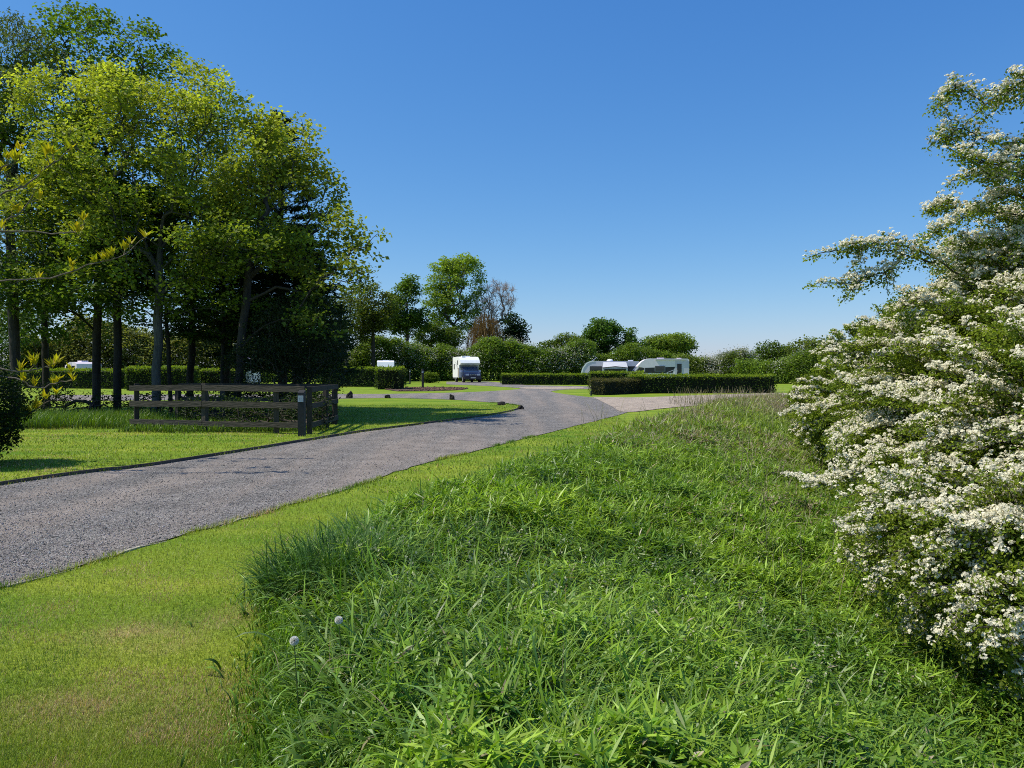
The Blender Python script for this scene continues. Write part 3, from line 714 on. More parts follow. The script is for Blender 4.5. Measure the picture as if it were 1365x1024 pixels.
# --- the clump behind the fence
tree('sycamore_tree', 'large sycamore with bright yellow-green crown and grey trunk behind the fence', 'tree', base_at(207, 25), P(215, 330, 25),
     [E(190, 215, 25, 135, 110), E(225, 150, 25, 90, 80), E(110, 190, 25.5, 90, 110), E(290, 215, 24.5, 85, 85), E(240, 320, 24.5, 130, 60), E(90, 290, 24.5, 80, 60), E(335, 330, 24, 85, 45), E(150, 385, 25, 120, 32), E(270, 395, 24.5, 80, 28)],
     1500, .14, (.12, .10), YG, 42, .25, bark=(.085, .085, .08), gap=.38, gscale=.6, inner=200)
tree('field_maple', 'tall yellow-green maple at the right end of the clump, its branches reaching over the lawn', 'tree', base_at(312, 24.5), P(335, 340, 24.5),
     [E(370, 215, 26, 65, 70), E(405, 260, 25.5, 50, 60), E(420, 330, 24, 60, 42), E(340, 170, 26, 40, 40), E(448, 375, 23.6, 40, 46), E(340, 290, 25, 60, 60), E(450, 315, 23.6, 38, 36), E(430, 415, 23.6, 42, 40)],
     1000, .13, (.13, .11), ((.065, .115, .014), (.43, .46, .06)), 26, .22, bark=(.05, .045, .04), gap=.42, gscale=.7,
     extra=[P(505, 312, 22), P(488, 330, 22), P(497, 345, 22), P(492, 365, 22), P(470, 300, 23), P(420, 175, 25.5), P(447, 235, 25), P(452, 250, 25)])
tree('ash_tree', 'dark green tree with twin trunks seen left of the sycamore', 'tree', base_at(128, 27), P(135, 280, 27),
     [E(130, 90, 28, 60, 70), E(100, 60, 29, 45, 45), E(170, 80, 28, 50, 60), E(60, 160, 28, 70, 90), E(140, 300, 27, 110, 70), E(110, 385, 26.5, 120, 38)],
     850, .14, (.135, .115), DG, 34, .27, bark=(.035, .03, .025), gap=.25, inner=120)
tree('alder_tree', 'slim dark trunked tree just right of the twin trunks, crown hidden in the clump', 'tree', base_at(156, 26.3), P(160, 270, 26.5),
     [E(165, 220, 27, 80, 100), E(200, 90, 28, 55, 45), E(150, 350, 26.5, 80, 45)], 540, .13, (.135, .11), DG, 26, .25, bark=(.03, .027, .024), gap=.25)
tree('willow_tree', 'pale grey-green loose tree at the far left edge of the clump', 'tree', base_at(22, 27), P(15, 250, 27),
     [E(20, 110, 27, 70, 80), E(35, 60, 27, 25, 45), E(-40, 150, 27, 80, 130), E(-20, 300, 26, 90, 90), E(40, 380, 26, 60, 40)], 700, .17, (.16, .05), ((.06, .09, .03), (.15, .19, .07)), 30, .24, bark=(.05, .045, .04), gap=.3, droop=.6)
tree('oak_tree', 'shaded tree with a leaning dark trunk between the willow and the twin trunks', 'tree', base_at(62, 31), P(58, 330, 31),
     [E(60, 300, 31, 90, 110), E(90, 415, 30, 90, 45), E(0, 430, 30, 80, 50)], 480, .13, (.14, .12), DG, 24, .28, bark=(.035, .03, .026), gap=.3)
tree('birch_tree', 'thin dark trunked tree right of the grey sycamore trunk', 'tree', base_at(253, 29), P(262, 300, 29),
     [E(265, 280, 29, 70, 110), E(290, 425, 28, 85, 36), E(270, 180, 29, 55, 60)], 380, .13, (.13, .11), DG, 20, .26, bark=(.03, .027, .024), gap=.28)
tree('sapling', 'spindly young tree with sparse leaves close beside the grey sycamore trunk', 'tree', base_at(228, 27), P(222, 400, 27),
     [E(215, 400, 27, 50, 50)], 70, .07, (.14, .11), MG, 8, .2, bark=(.03, .027, .024))
tree('sapling', 'thin twin-stemmed young tree beside the right hand trunk of the clump', 'tree', base_at(296, 27.5), P(298, 400, 27.5),
     [E(330, 425, 27, 55, 30), E(290, 390, 27, 40, 40)], 90, .07, (.15, .12), MG, 9, .2, bark=(.03, .027, .024))
# pine with dark tiers
def conifer(base, H, rmax, label, z0=1.8):
    b = np.array(base, float); root = empty('pine_tree', tuple(b)); tag(root, label, 'tree')
    g = Geo(); zz = np.linspace(0, H, 14); polytube(g, np.stack([np.sin(zz) * .05, zz * 0, zz], 1), np.interp(zz, [0, H], [.2, .02]), 9, (.045, .035, .028)); gl = Geo()
    nb = 165
    for i in range(nb):
        z = z0 + (H - z0) * (i / nb) ** .9; t = (z - z0) / (H - z0); a = i * 2.4 + rng.normal(0, .3)
        R = rmax * (1 - t) ** .75 * rng.uniform(.55, 1.12) + .12; s = np.linspace(0, 1, 6)
        pts = np.stack([np.cos(a) * R * s, np.sin(a) * R * s, z + R * (.10 * s - .05 * s * s) + .25 * R * t * s], 1)
        polytube(g, pts, np.linspace(.03, .006, 6) * (1.2 - t), 4, (.04, .032, .026))
        m = int(62 * R + 14); f = np.sqrt(rng.uniform(.12, 1, m)); c = np.stack([np.interp(f, s, pts[:, k]) for k in range(3)], 1)
        c += rng.normal(size=(m, 3)) * np.array([.14, .14, .06]) * (.4 + R * .35)
        for q in range(5):
            ax = unit(np.stack([np.cos(a) + rng.normal(0, .6, m), np.sin(a) + rng.normal(0, .6, m), rng.uniform(-.2, .9, m)], 1))
            leaves(gl, c, ax, rand_unit(m), rng.uniform(.10, .2, m), .028, np.array((.020, .042, .016)) * rng.uniform(.6, 1.6, (m, 1)))
    g.build('trunk', M_BARK, root); gl.build('crown', M_LEAF, root)
conifer(base_at(375, 29.5), 11.3, 2.6, 'dark pine behind the maple, its spiky top above the leaves', 1.6)
conifer(base_at(300, 30.5), 8.4, 2.5, 'shorter dark pine hidden behind the trunks of the clump', 2.6)
conifer(base_at(395, 27.5), 6.6, 2.3, 'low dark pine above the twiggy shrub at the end of the clump', 1.4)

def shrub(name, label, cat, base, env, n, leaf, cols, per, spread, stems=9, twig=None, bark=(.05, .045, .04), group=None, gap=0.0, blossom=None, tip=.006):
    """many-stemmed bush"""
    b = np.array(base, float); root = empty(name, tuple(b)); tag(root, label, cat, group)
    T, u = sample_env(env, n, .5); T = T[T[:, 2] > b[2] + .08]
    if gap: T = T[noise_field(T, .9, seed=b[1]) > gap - .5]
    trunk = [b, b + [0, 0, .12], b + [0.02, 0, .25]]
    A, par = skeleton(trunk, T, back=.15); r, kids = radii(par, tip, 2.2, 3, .06 + tip * 3)
    branch_mesh(A - b, par, r, bark, 'stems', root)
    c = A[kids == 0]; c = np.concatenate([c, A[(kids > 0) & (r < tip * 2)]])
    g = Geo(); z = c[:, 2]; zz = (z - z.min()) / max(np.ptp(z), .1)
    crown_leaves(g, c - b, per, spread, leaf[0], leaf[1], cols, colz=zz * .7 + .1)
    g.build('foliage', M_LEAF, root)
    if blossom:
        bc = c[rng.random(len(c)) < blossom[0]] - b; m = len(bc) * blossom[1]; g = Geo()
        leaves(g, np.repeat(bc, blossom[1], 0) + rng.normal(0, spread * 1.1, (m, 3)) + [0, 0, spread * .5], rand_unit(m), np.array([0, -.3, 1.]) + rng.normal(0, .5, (m, 3)), blossom[2], blossom[2] * .8,
               np.array((.62, .61, .52)) * rng.uniform(.7, 1.1, (m, 1)))
        g.build('blossom', M_PETAL, root)
    return root
# twiggy dark shrubs under the clump
shrub('twiggy_shrub', 'dark twiggy shrub with grey bare twigs at the right end of the fence', 'shrub', base_at(400, 24.5),
      [E(400, 450, 24.5, 66, 60, 1.4), E(360, 490, 24, 60, 45, 1.0), E(430, 490, 24, 34, 50, 1.0)], 950, (.07, .05), ((.018, .034, .012), (.05, .075, .026)), 20, .15, bark=(.10, .085, .07), tip=.0028)
shrub('bramble_bush', 'low dark bramble filling the inside of the fence corner', 'shrub', base_at(410, 20.3),
      [[X(405, 20.3), 20.4, .45, .75, .6, .55], [X(330, 20.6), 20.9, .35, 1.1, .5, .4]], 260, (.07, .05), ((.014, .028, .010), (.05, .08, .02)), 9, .11, bark=(.10, .08, .06))
shrub('undergrowth_bush', 'low shaded undergrowth around the feet of the twin trunks', 'shrub', base_at(120, 25.5),
      [[X(120, 25.5), 25.5, .35, 1.9, .7, .55], [X(30, 25.5), 25.6, .55, 1.6, .7, .7]], 300, (.09, .06), ((.012, .026, .009), (.04, .07, .016)), 9, .13)
shrub('undergrowth_bush', 'added undergrowth coloured dark for tree shade, crowding the ground inside the front rails of the fence', 'shrub', (-7.9, 22.2, 0),
      [[-8.6, 22.3, .38, 1.2, .55, .5], [-6.9, 21.9, .36, 1.2, .6, .48], [-6.0, 22.6, .5, .7, .6, .6]], 420, (.08, .05), ((.016, .036, .010), (.06, .10, .016)), 14, .12)  # added bush; dark leaf colours stand in for tree shade behind the rails
shrub('undergrowth_bush', 'dim leafy undergrowth behind the middle of the wooden fence', 'shrub', base_at(270, 25.5),
      [[X(270, 25.5), 25.0, .45, 2.0, .7, .65], [X(350, 24.5), 24.2, .5, 1.2, .7, .7]], 380, (.09, .06), ((.012, .026, .009), (.04, .075, .016)), 9, .13)
# rounded dark shrub and the budding tree at the left edge
shrub('evergreen_bush', 'rounded dark evergreen bush at the left edge on the mown grass', 'shrub', (-9.05, 12.9, 0),
      [[-9.15, 12.9, 1.05, .88, .85, .85], [-9.2, 12.9, .5, .75, .75, .5]], 700, (.055, .04), ((.010, .026, .007), (.030, .062, .012)), 30, .085, bark=(.04, .035, .03), tip=.003)

def budding_tree():
    b = np.array((-10.4, 12.9, 0)); root = empty('young_walnut_tree', tuple(b))
    tag(root, 'young tree at the left edge with bare branches and yellow opening leaves', 'tree')
    D = 12.7
    br = [[(-70, 330), (0, 265), (35, 250), (70, 222), (92, 205)], [(-70, 420), (0, 308), (30, 285), (50, 255)], [(-80, 330), (0, 310), (90, 312), (115, 300)],
          [(-80, 400), (0, 377), (70, 370), (130, 350), (160, 345), (188, 322)], [(-90, 520), (-20, 490), (25, 497), (50, 492), (65, 488)], [(-40, 505), (20, 505), (45, 517), (75, 512), (98, 503)],
          [(-40, 560), (10, 556), (40, 552), (60, 536), (82, 532)], [(-70, 330), (-20, 240), (10, 225), (30, 215)]]
    g = Geo(); gl = Geo()
    tr = [b, b + [.02, 0, 1.0], b + [0, .03, 2.0], b + [.04, 0, 3.2], b + [0, 0, 4.3]]
    polytube(g, np.array(tr) - b, [.10, .085, .07, .05, .03], 9, (.13, .11, .09))
    for k, q in enumerate(br):
        dd = D + (-.9, .5, -.3, .9, -.6, .1, .8, -1.0)[k]
        pts = np.array([P(x, y, dd) for x, y in q]); st = np.array(tr)
        j = np.argmin(np.abs(st[:, 2] - pts[0, 2] + .2)); pts = np.concatenate([[st[j]], pts]); pts = dense(pts, 4); pts[1:-1] += rng.normal(0, .012, pts[1:-1].shape)
        polytube(g, pts - b, np.linspace(.020, .0065, len(pts)), 6, (.15, .125, .10))
        for i in range(int(len(pts) * .45), len(pts)):
            if rng.random() > .5 and i < len(pts) - 1: continue
            base = pts[i] - b; side = rng.normal(0, .05, 3)
            tipp = base + side + np.array([rng.normal(.02, .04), 0, .05]); polytube(g, [base, tipp], [.009, .006], 5, (.2, .17, .08))
            nl = rng.integers(3, 7); m = nl * 2
            a = rng.uniform(0, 6.283, m); el = rng.uniform(.75, 1.45, m)
            ax = np.stack([np.cos(a) * np.cos(el), np.sin(a) * np.cos(el), np.sin(el)], 1)
            nr = np.stack([-np.cos(a), -np.sin(a), np.full(m, .35)], 1)
            c = np.array((.55, .43, .02)) * rng.uniform(.65, 1.15, (m, 1)) + np.array((-.1, .02, 0)) * rng.random((m, 1))
            leaves(gl, tipp + rng.normal(0, .015, (m, 3)), ax, nr, rng.uniform(.10, .21, m), rng.uniform(.04, .07, m), c, fold=.15)
    g.build('trunk', M_BARK, root, smooth_shade=True); gl.build('young_leaves', M_LEAF, root)
budding_tree()

# ------------------------------------------------------------------ hawthorn in flower
def hawthorn(base, env, n_spray, label, slen, leafsize, fsize, extra=(), interior=6000, dirbias=(-.55, -.25, -.35), fprob=.8, seed=3):
    b = np.array(base, float); root = empty('hawthorn_bush', tuple(b)); tag(root, label, 'shrub', 'flowering hawthorns along the ditch')
    e = env; ea = np.array([q[:6] for q in e])
    # spray ends on the outer surface of the union
    w = np.array([q[3] * q[5] + q[3] * q[4] for q in e]); k = rng.choice(len(e), n_spray * 3, p=w / w.sum())
    u = rand_unit(len(k)); u = np.where((u @ np.array([-.7, -.6, .25]))[:, None] < -.55, -u, u)
    S = ea[k, :3] + u * ea[k, 3:6]
    dd = (((S[:, None] - ea[None, :, :3]) / ea[None, :, 3:6]) ** 2).sum(-1); dd[np.arange(len(k)), k] = 9
    ok = dd.min(1) > .72; S, u, k = S[ok][:n_spray], u[ok][:n_spray], k[ok][:n_spray]; ns = len(S)
    nrm = unit(u / ea[k, 3:6])
    db = np.array(dirbias)
    R = np.minimum(slen * rng.uniform(.6, 1.5, ns), ea[k, 3:6].min(1) * 1.5)[:, None]
    # flow: neighbouring sprays arch the same way
    fl = np.stack([noise_field(S, .8, 4.4), noise_field(S, .8, 9.1), noise_field(S, .8, 17.7)], 1)
    d = unit(nrm * .75 + db + fl * 1.1 + rng.normal(0, .28, (ns, 3)))
    p2 = S + d * R * .22 ; p0 = S - unit(nrm + d * .5) * R * .75 + np.array([0, 0, -.05]); p1 = .5 * (p0 + p2) + np.array([0, 0, 1.0]) * R * .22
    free = []
    for c in extra:
        cc = dense(np.array(c), 10); cc[1:] += np.cumsum(rng.normal(0, .006, cc[1:].shape), 0); free.append((cc, True, 1.2))
        for q in range(4 if cc[-1][2] > 2.9 else 8):
            i = rng.integers(int(len(cc) * .2), len(cc) - 1); tg = unit(cc[i] - cc[i - 1]); dv = unit(tg * .9 + rng.normal(0, .6, 3) + [0, -.1, -.1]) * rng.uniform(.14, .42)
            tt_ = np.linspace(0, 1, 8)[:, None]; free.append((cc[i] + dv * tt_ + np.array([0, 0, .10]) * tt_ * (1 - tt_) + rng.normal(0, .008, (8, 3)), rng.random() < .85, .75))
    T = 15; t = np.linspace(0, 1, T)[None, :, None]
    C = (1 - t) ** 2 * p0[:, None] + 2 * t * (1 - t) * p1[:, None] + t * t * p2[:, None]
    C += rng.normal(0, .012, C.shape)
    flowery = rng.random(ns) < .45 + .55 * (noise_field(S, .9, 2.2) > -.15)
    curves = [(C[i], flowery[i], 1.0) for i in range(ns)] + free
    g = Geo(); gl = Geo(); gf = Geo()
    # main limbs to the roots of the sprays
    A, par = skeleton([b, b + [0, 0, .3], b + [.03, .05, .7]], p0[rng.permutation(ns)[:260]], back=.2); r, kids = radii(par, .006, 2.2, 3, .13)
    br = Geo()
    lp, la, ln, lc, fp, fn = [], [], [], [], [], []
    for (c, fw, rs) in curves:
        n = len(c); f = np.linspace(0, 1, n); tang = unit(np.gradient(c, axis=0))
        polytube(br, c, np.interp(f, [0, 1], [.009, .003]) * rs, 4, (.07, .06, .05))
        shade_c = rng.uniform(.75, 1.25)
        seg = np.linalg.norm(np.diff(c, axis=0), axis=1).sum()
        m = int(seg * 300 * rs ** 2.5) + 20; q = rng.uniform(.08, 1, m)
        pos = np.stack([np.interp(q, f, c[:, j]) for j in range(3)], 1); tg = np.stack([np.interp(q, f, tang[:, j]) for j in range(3)], 1)
        rad = .07 * rs * (1.15 - .6 * q)
        pos = pos + rng.normal(size=(m, 3)) * rad[:, None] * np.array([1, 1, .6]) - [0, 0, .02]
        lp.append(pos); la.append(unit(tg * .6 + rng.normal(0, .8, (m, 3)))); ln.append(np.array([0, 0, 1.]) + rng.normal(0, .6, (m, 3)))
        yg = (rng.random((m, 1)) * .5 + (shade_c - .75))
        lc.append((np.array((.09, .145, .018)) * (1 - yg) + np.array((.32, .39, .04)) * yg) * rng.uniform(.7, 1.3, (m, 1)))
        if fw:
            dens = fprob * rng.uniform(.5, 1.2)
            m = int(seg / .042 * dens * 5.4 * rs ** 2) ; q = rng.uniform(.15, .97, m)
            pos = np.stack([np.interp(q, f, c[:, j]) for j in range(3)], 1) + rng.normal(0, .038 * rs, (m, 3)) * np.array([1, 1, .5]) + [0, 0, .04 * rs]
            fp.append(pos); fn.append(unit(np.array([-.45, -.4, .9]) + rng.normal(0, .4, (m, 3))))
    LP = np.concatenate(lp); n = len(LP)
    leaves(gl, LP - b, np.concatenate(la), np.concatenate(ln), rng.uniform(.6, 1.25, n) * leafsize, rng.uniform(.6, 1.2, n) * leafsize * .75, np.concatenate(lc), fold=.15)
    # inner foliage
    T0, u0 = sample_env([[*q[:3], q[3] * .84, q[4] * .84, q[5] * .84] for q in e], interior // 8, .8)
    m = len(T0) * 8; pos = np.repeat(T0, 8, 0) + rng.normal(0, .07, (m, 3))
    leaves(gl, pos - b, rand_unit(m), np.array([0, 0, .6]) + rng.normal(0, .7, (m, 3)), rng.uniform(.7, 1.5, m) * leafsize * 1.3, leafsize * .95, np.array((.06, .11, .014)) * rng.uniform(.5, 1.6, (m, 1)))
    gl.build('foliage', M_LEAF, root)
    branch_mesh(A - b, par, r, (.06, .055, .05), 'trunk', root)
    br.v = [v - b for v in br.v]; br.build('twigs', M_BARK, root)
    # corymbs of five-petalled flowers
    FP = np.concatenate(fp); FN = np.concatenate(fn); nc = len(FP); per = 9
    m = nc * per; cen = np.repeat(FP, per, 0); up = np.repeat(FN, per, 0)
    off = rand_unit(m); off = np.where((off * up).sum(1, keepdims=True) < 0, off - 2 * up * (off * up).sum(1, keepdims=True), off)
    size = np.repeat(rng.uniform(.65, 1.25, nc), per)[:, None]
    cen = cen + off * np.array([1, 1, .7]) * fsize * 1.9 * size; nr = unit(off * .8 + up * .6 + rng.normal(0, .25, (m, 3)))
    a_ = unit(np.cross(nr, rand_unit(m))); b_ = np.cross(nr, a_); th = np.arange(10) * math.pi / 5; rr = np.where(np.arange(10) % 2 == 0, 1.0, .58)
    sz = rng.uniform(.75, 1.2, m)[:, None, None] * fsize
    v = cen[:, None] + (a_[:, None] * np.cos(th)[None, :, None] + b_[:, None] * np.sin(th)[None, :, None]) * rr[None, :, None] * sz
    v[:, ::2] += nr[:, None] * sz * .22
    cc = np.array((.95, .895, .68)) * np.repeat(rng.uniform(.72, 1.05, (nc, 1)), per, 0) * rng.uniform(.85, 1.06, (m, 1))
    gf.add(v - b, np.arange(m * 10).reshape(m, 10), np.repeat(cc, 10, 0)); gf.build('blossom', M_PETAL, root)
def W(*pp, d=7.5): return [P(x, y, d + (q[0] if q else 0)) for (x, y, *q) in pp]
main_env = [[4.95, 7.7, 1.15, 1.45, 1.9, 1.35], [5.6, 7.7, 2.15, 1.2, 1.6, 1.15], [3.75, 5.9, .25, .95, 1.0, .75], [3.55, 5.0, .0, .5, .6, .5], [4.6, 6.2, .9, 1.1, 1.2, 1.2]]
extra = [W((1330, 420), (1275, 372), (1235, 345), (1190, 330), (1150, 328), (1112, 334)), W((1245, 350), (1205, 342), (1185, 358), (1150, 372), (1118, 377)),
         W((1400, 190), (1365, 185), (1320, 188), (1280, 165), (1247, 172), d=7.0), W((1420, 150), (1365, 125), (1320, 150), (1285, 132), (1262, 134), (1245, 152), d=7.0), W((1420, 240), (1360, 232), (1310, 240), (1262, 195), (1255, 200), d=7.0),
         W((1420, 240), (1365, 212), (1320, 222), (1265, 200), d=6.8), W((1420, 270), (1365, 238), (1320, 226), (1275, 232), d=7.2), W((1420, 320), (1360, 262), (1330, 262), (1300, 278), (1272, 290), (1240, 308), d=7.3),
         W((1410, 300), (1345, 285), (1300, 285), (1265, 278), (1243, 284), d=7.5), W((1410, 170), (1380, 140), (1364, 112), d=6.9), W((1420, 180), (1375, 120), (1340, 128), (1310, 150), d=6.8),
         W((1400, 400), (1330, 355), (1290, 350), (1262, 340), d=7.6), W((1330, 500), (1260, 410), (1220, 400), (1200, 420), d=7.8),
         W((1300, 560), (1200, 480), (1150, 470), (1128, 500), d=8.2), W((1300, 640), (1200, 610), (1140, 635), (1080, 655), d=6.9), W((1330, 660), (1230, 620), (1160, 600), (1105, 632), d=7.2),
         W((1300, 740), (1220, 660), (1165, 680), (1125, 722), d=6.2), W((1330, 540), (1210, 500), (1130, 530), (1060, 562), d=8.6), W((1330, 760), (1290, 730), (1255, 760), (1240, 800), d=5.2),
         W((1365, 800), (1330, 790), (1295, 800), (1270, 838), d=4.9), W((1380, 890), (1365, 850), (1345, 845), (1335, 870), d=4.7)]
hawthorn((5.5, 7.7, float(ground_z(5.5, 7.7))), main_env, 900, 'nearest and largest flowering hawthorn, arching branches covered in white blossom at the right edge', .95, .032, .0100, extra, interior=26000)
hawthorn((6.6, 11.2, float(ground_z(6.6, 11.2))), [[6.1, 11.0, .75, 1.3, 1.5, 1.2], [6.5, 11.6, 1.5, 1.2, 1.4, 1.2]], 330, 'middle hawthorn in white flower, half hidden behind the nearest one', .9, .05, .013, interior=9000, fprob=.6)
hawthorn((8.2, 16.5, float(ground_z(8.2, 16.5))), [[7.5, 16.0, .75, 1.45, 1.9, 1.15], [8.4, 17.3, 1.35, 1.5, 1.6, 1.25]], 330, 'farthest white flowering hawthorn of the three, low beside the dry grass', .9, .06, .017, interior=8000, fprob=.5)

# ------------------------------------------------------------------ hedges
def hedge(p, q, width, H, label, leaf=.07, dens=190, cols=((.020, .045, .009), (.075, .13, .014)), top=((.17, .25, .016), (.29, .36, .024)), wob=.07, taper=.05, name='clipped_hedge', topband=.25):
    p = np.array(p, float); q = np.array(q, float); L = np.linalg.norm(q - p); d = (q - p) / L; s = np.array([-d[1], d[0]]); mid = (p + q) / 2
    g = Geo(); hw = width / 2
    x0, x1 = -L / 2, L / 2
    # inner body of dense twigs
    kx = max(3, int(L / .5)); xs_ = np.linspace(x0 + .12, x1 - .12, kx)
    prof = np.array([(-hw + .1, 0.02), (-hw + .14, H * .9), (-hw + .25, H - .1), (hw - .25, H - .1), (hw - .14, H * .9), (hw - .1, 0.02)])
    V = np.array([[(x, y, z) for (y, z) in prof] for x in xs_]).reshape(-1, 3); V[:, 1:] += rng.normal(0, .02, (len(V), 2))
    k = len(prof); f = []
    for i in range(kx - 1):
        for j in range(k - 1): f.append((i * k + j, (i + 1) * k + j, (i + 1) * k + j + 1, i * k + j + 1))
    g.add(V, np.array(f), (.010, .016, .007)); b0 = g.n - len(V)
    g.f.setdefault(k, []).append(np.array([list(range(k)), list(range((kx - 1) * k + k - 1, (kx - 1) * k - 1, -1))]) + b0)
    # leaves over the surface; brighter top colours paint in the sunlit tops
    def put(x, y, z, nrm, cset):
        n = len(x); wv = noise_field(np.stack([x + mid[0], y + mid[1], z], 1), 1.1, 3.3) * wob * 1.6 + rng.normal(0, wob * .5, n)
        pos = np.stack([x, y, z], 1) + nrm * wv[:, None]
        ax = unit(nrm * .5 + rng.normal(0, .7, (n, 3)) + [0, 0, .3]); nr = nrm + rng.normal(0, .6, (n, 3)) + [0, 0, .4]
        qd = np.clip(.5 + .8 * noise_field(pos + [mid[0], mid[1], 0], 1.9, 7.7) + rng.normal(0, .25, n), 0, 1)[:, None]
        col = (np.array(cset[0]) * (1 - qd) + np.array(cset[1]) * qd) * rng.uniform(.7, 1.3, (n, 1))
        leaves(g, pos, ax, nr, rng.uniform(.7, 1.3, n) * leaf * 1.3, rng.uniform(.7, 1.2, n) * leaf * .8, col)
    for sgn in (-1, 1):
        n = int(L * H * dens); x = rng.uniform(x0, x1, n); z = rng.uniform(0.03, H, n); y = sgn * (hw - taper * z / H); nn = np.tile([0, sgn, 0.], (n, 1)); put(x, y, z, nn, cols)
        n = int(width * H * dens); y = rng.uniform(-hw, hw, n); z = rng.uniform(.03, H, n); put(np.full(n, sgn * L / 2), y, z, np.tile([sgn, 0, 0.], (n, 1)), cols)
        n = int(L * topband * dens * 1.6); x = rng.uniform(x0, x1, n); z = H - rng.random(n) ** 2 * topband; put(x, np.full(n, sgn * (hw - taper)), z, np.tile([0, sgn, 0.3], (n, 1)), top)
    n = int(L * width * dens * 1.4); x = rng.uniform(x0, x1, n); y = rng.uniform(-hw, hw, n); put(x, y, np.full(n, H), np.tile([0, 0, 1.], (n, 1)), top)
    o = g.build(name, M_LEAF); o.location = (mid[0], mid[1], 0); o.rotation_euler = (0, 0, math.atan2(d[1], d[0]))
    return tag(o, label, 'hedge')
def at(px, d): return (X(px, d), d)
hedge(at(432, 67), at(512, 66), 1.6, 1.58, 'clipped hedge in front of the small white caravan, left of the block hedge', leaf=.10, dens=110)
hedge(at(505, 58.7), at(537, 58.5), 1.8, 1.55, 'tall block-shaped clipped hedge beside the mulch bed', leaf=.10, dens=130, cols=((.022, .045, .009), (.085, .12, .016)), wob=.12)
shrub('clipped_bush', 'small rounded clipped bush behind the lamp bollard', 'shrub', base_at(573.5, 82), [[X(573.5, 82), 82, .62, .86, .8, .62], [X(570, 82), 82, .45, .7, .7, .5], [X(577, 82), 82, .45, .7, .7, .5]], 340, (.13, .10), ((.05, .10, .012), (.22, .29, .026)), 14, .12, tip=.004)
hedge(at(669, 74.5), at(800, 73), 1.4, 1.0, 'long low clipped hedge between the white motorhome and the caravans', leaf=.10, dens=110)
hedge(at(786, 60.5), at(858, 60), 1.2, 1.27, 'bright green clipped hedge in front of the awning, behind the olive hedge', leaf=.09, dens=130, cols=((.04, .075, .010), (.11, .16, .02)))
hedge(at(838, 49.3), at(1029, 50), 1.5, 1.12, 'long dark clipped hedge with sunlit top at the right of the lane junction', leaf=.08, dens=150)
hedge(at(794, 46.2), at(846, 49.0), 1.1, .88, 'olive brown clipped hedge at the lane junction, end of the long dark hedge', leaf=.07, dens=170, cols=((.04, .04, .014), (.11, .10, .035)), top=((.07, .07, .02), (.16, .14, .05)), wob=.10)
hedge(at(40, 62), at(165, 60), 1.5, 1.45, 'shaded clipped hedge beyond the twin trunks, under the caravan roof', leaf=.10, dens=110)
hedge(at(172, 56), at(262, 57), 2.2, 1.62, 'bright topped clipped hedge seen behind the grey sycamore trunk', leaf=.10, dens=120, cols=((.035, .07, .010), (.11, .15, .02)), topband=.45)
hedge(at(270, 60), at(330, 60), 1.5, 1.45, 'short clipped hedge seen between the trunks behind the fence', leaf=.10, dens=110, cols=((.03, .06, .010), (.09, .13, .02)))

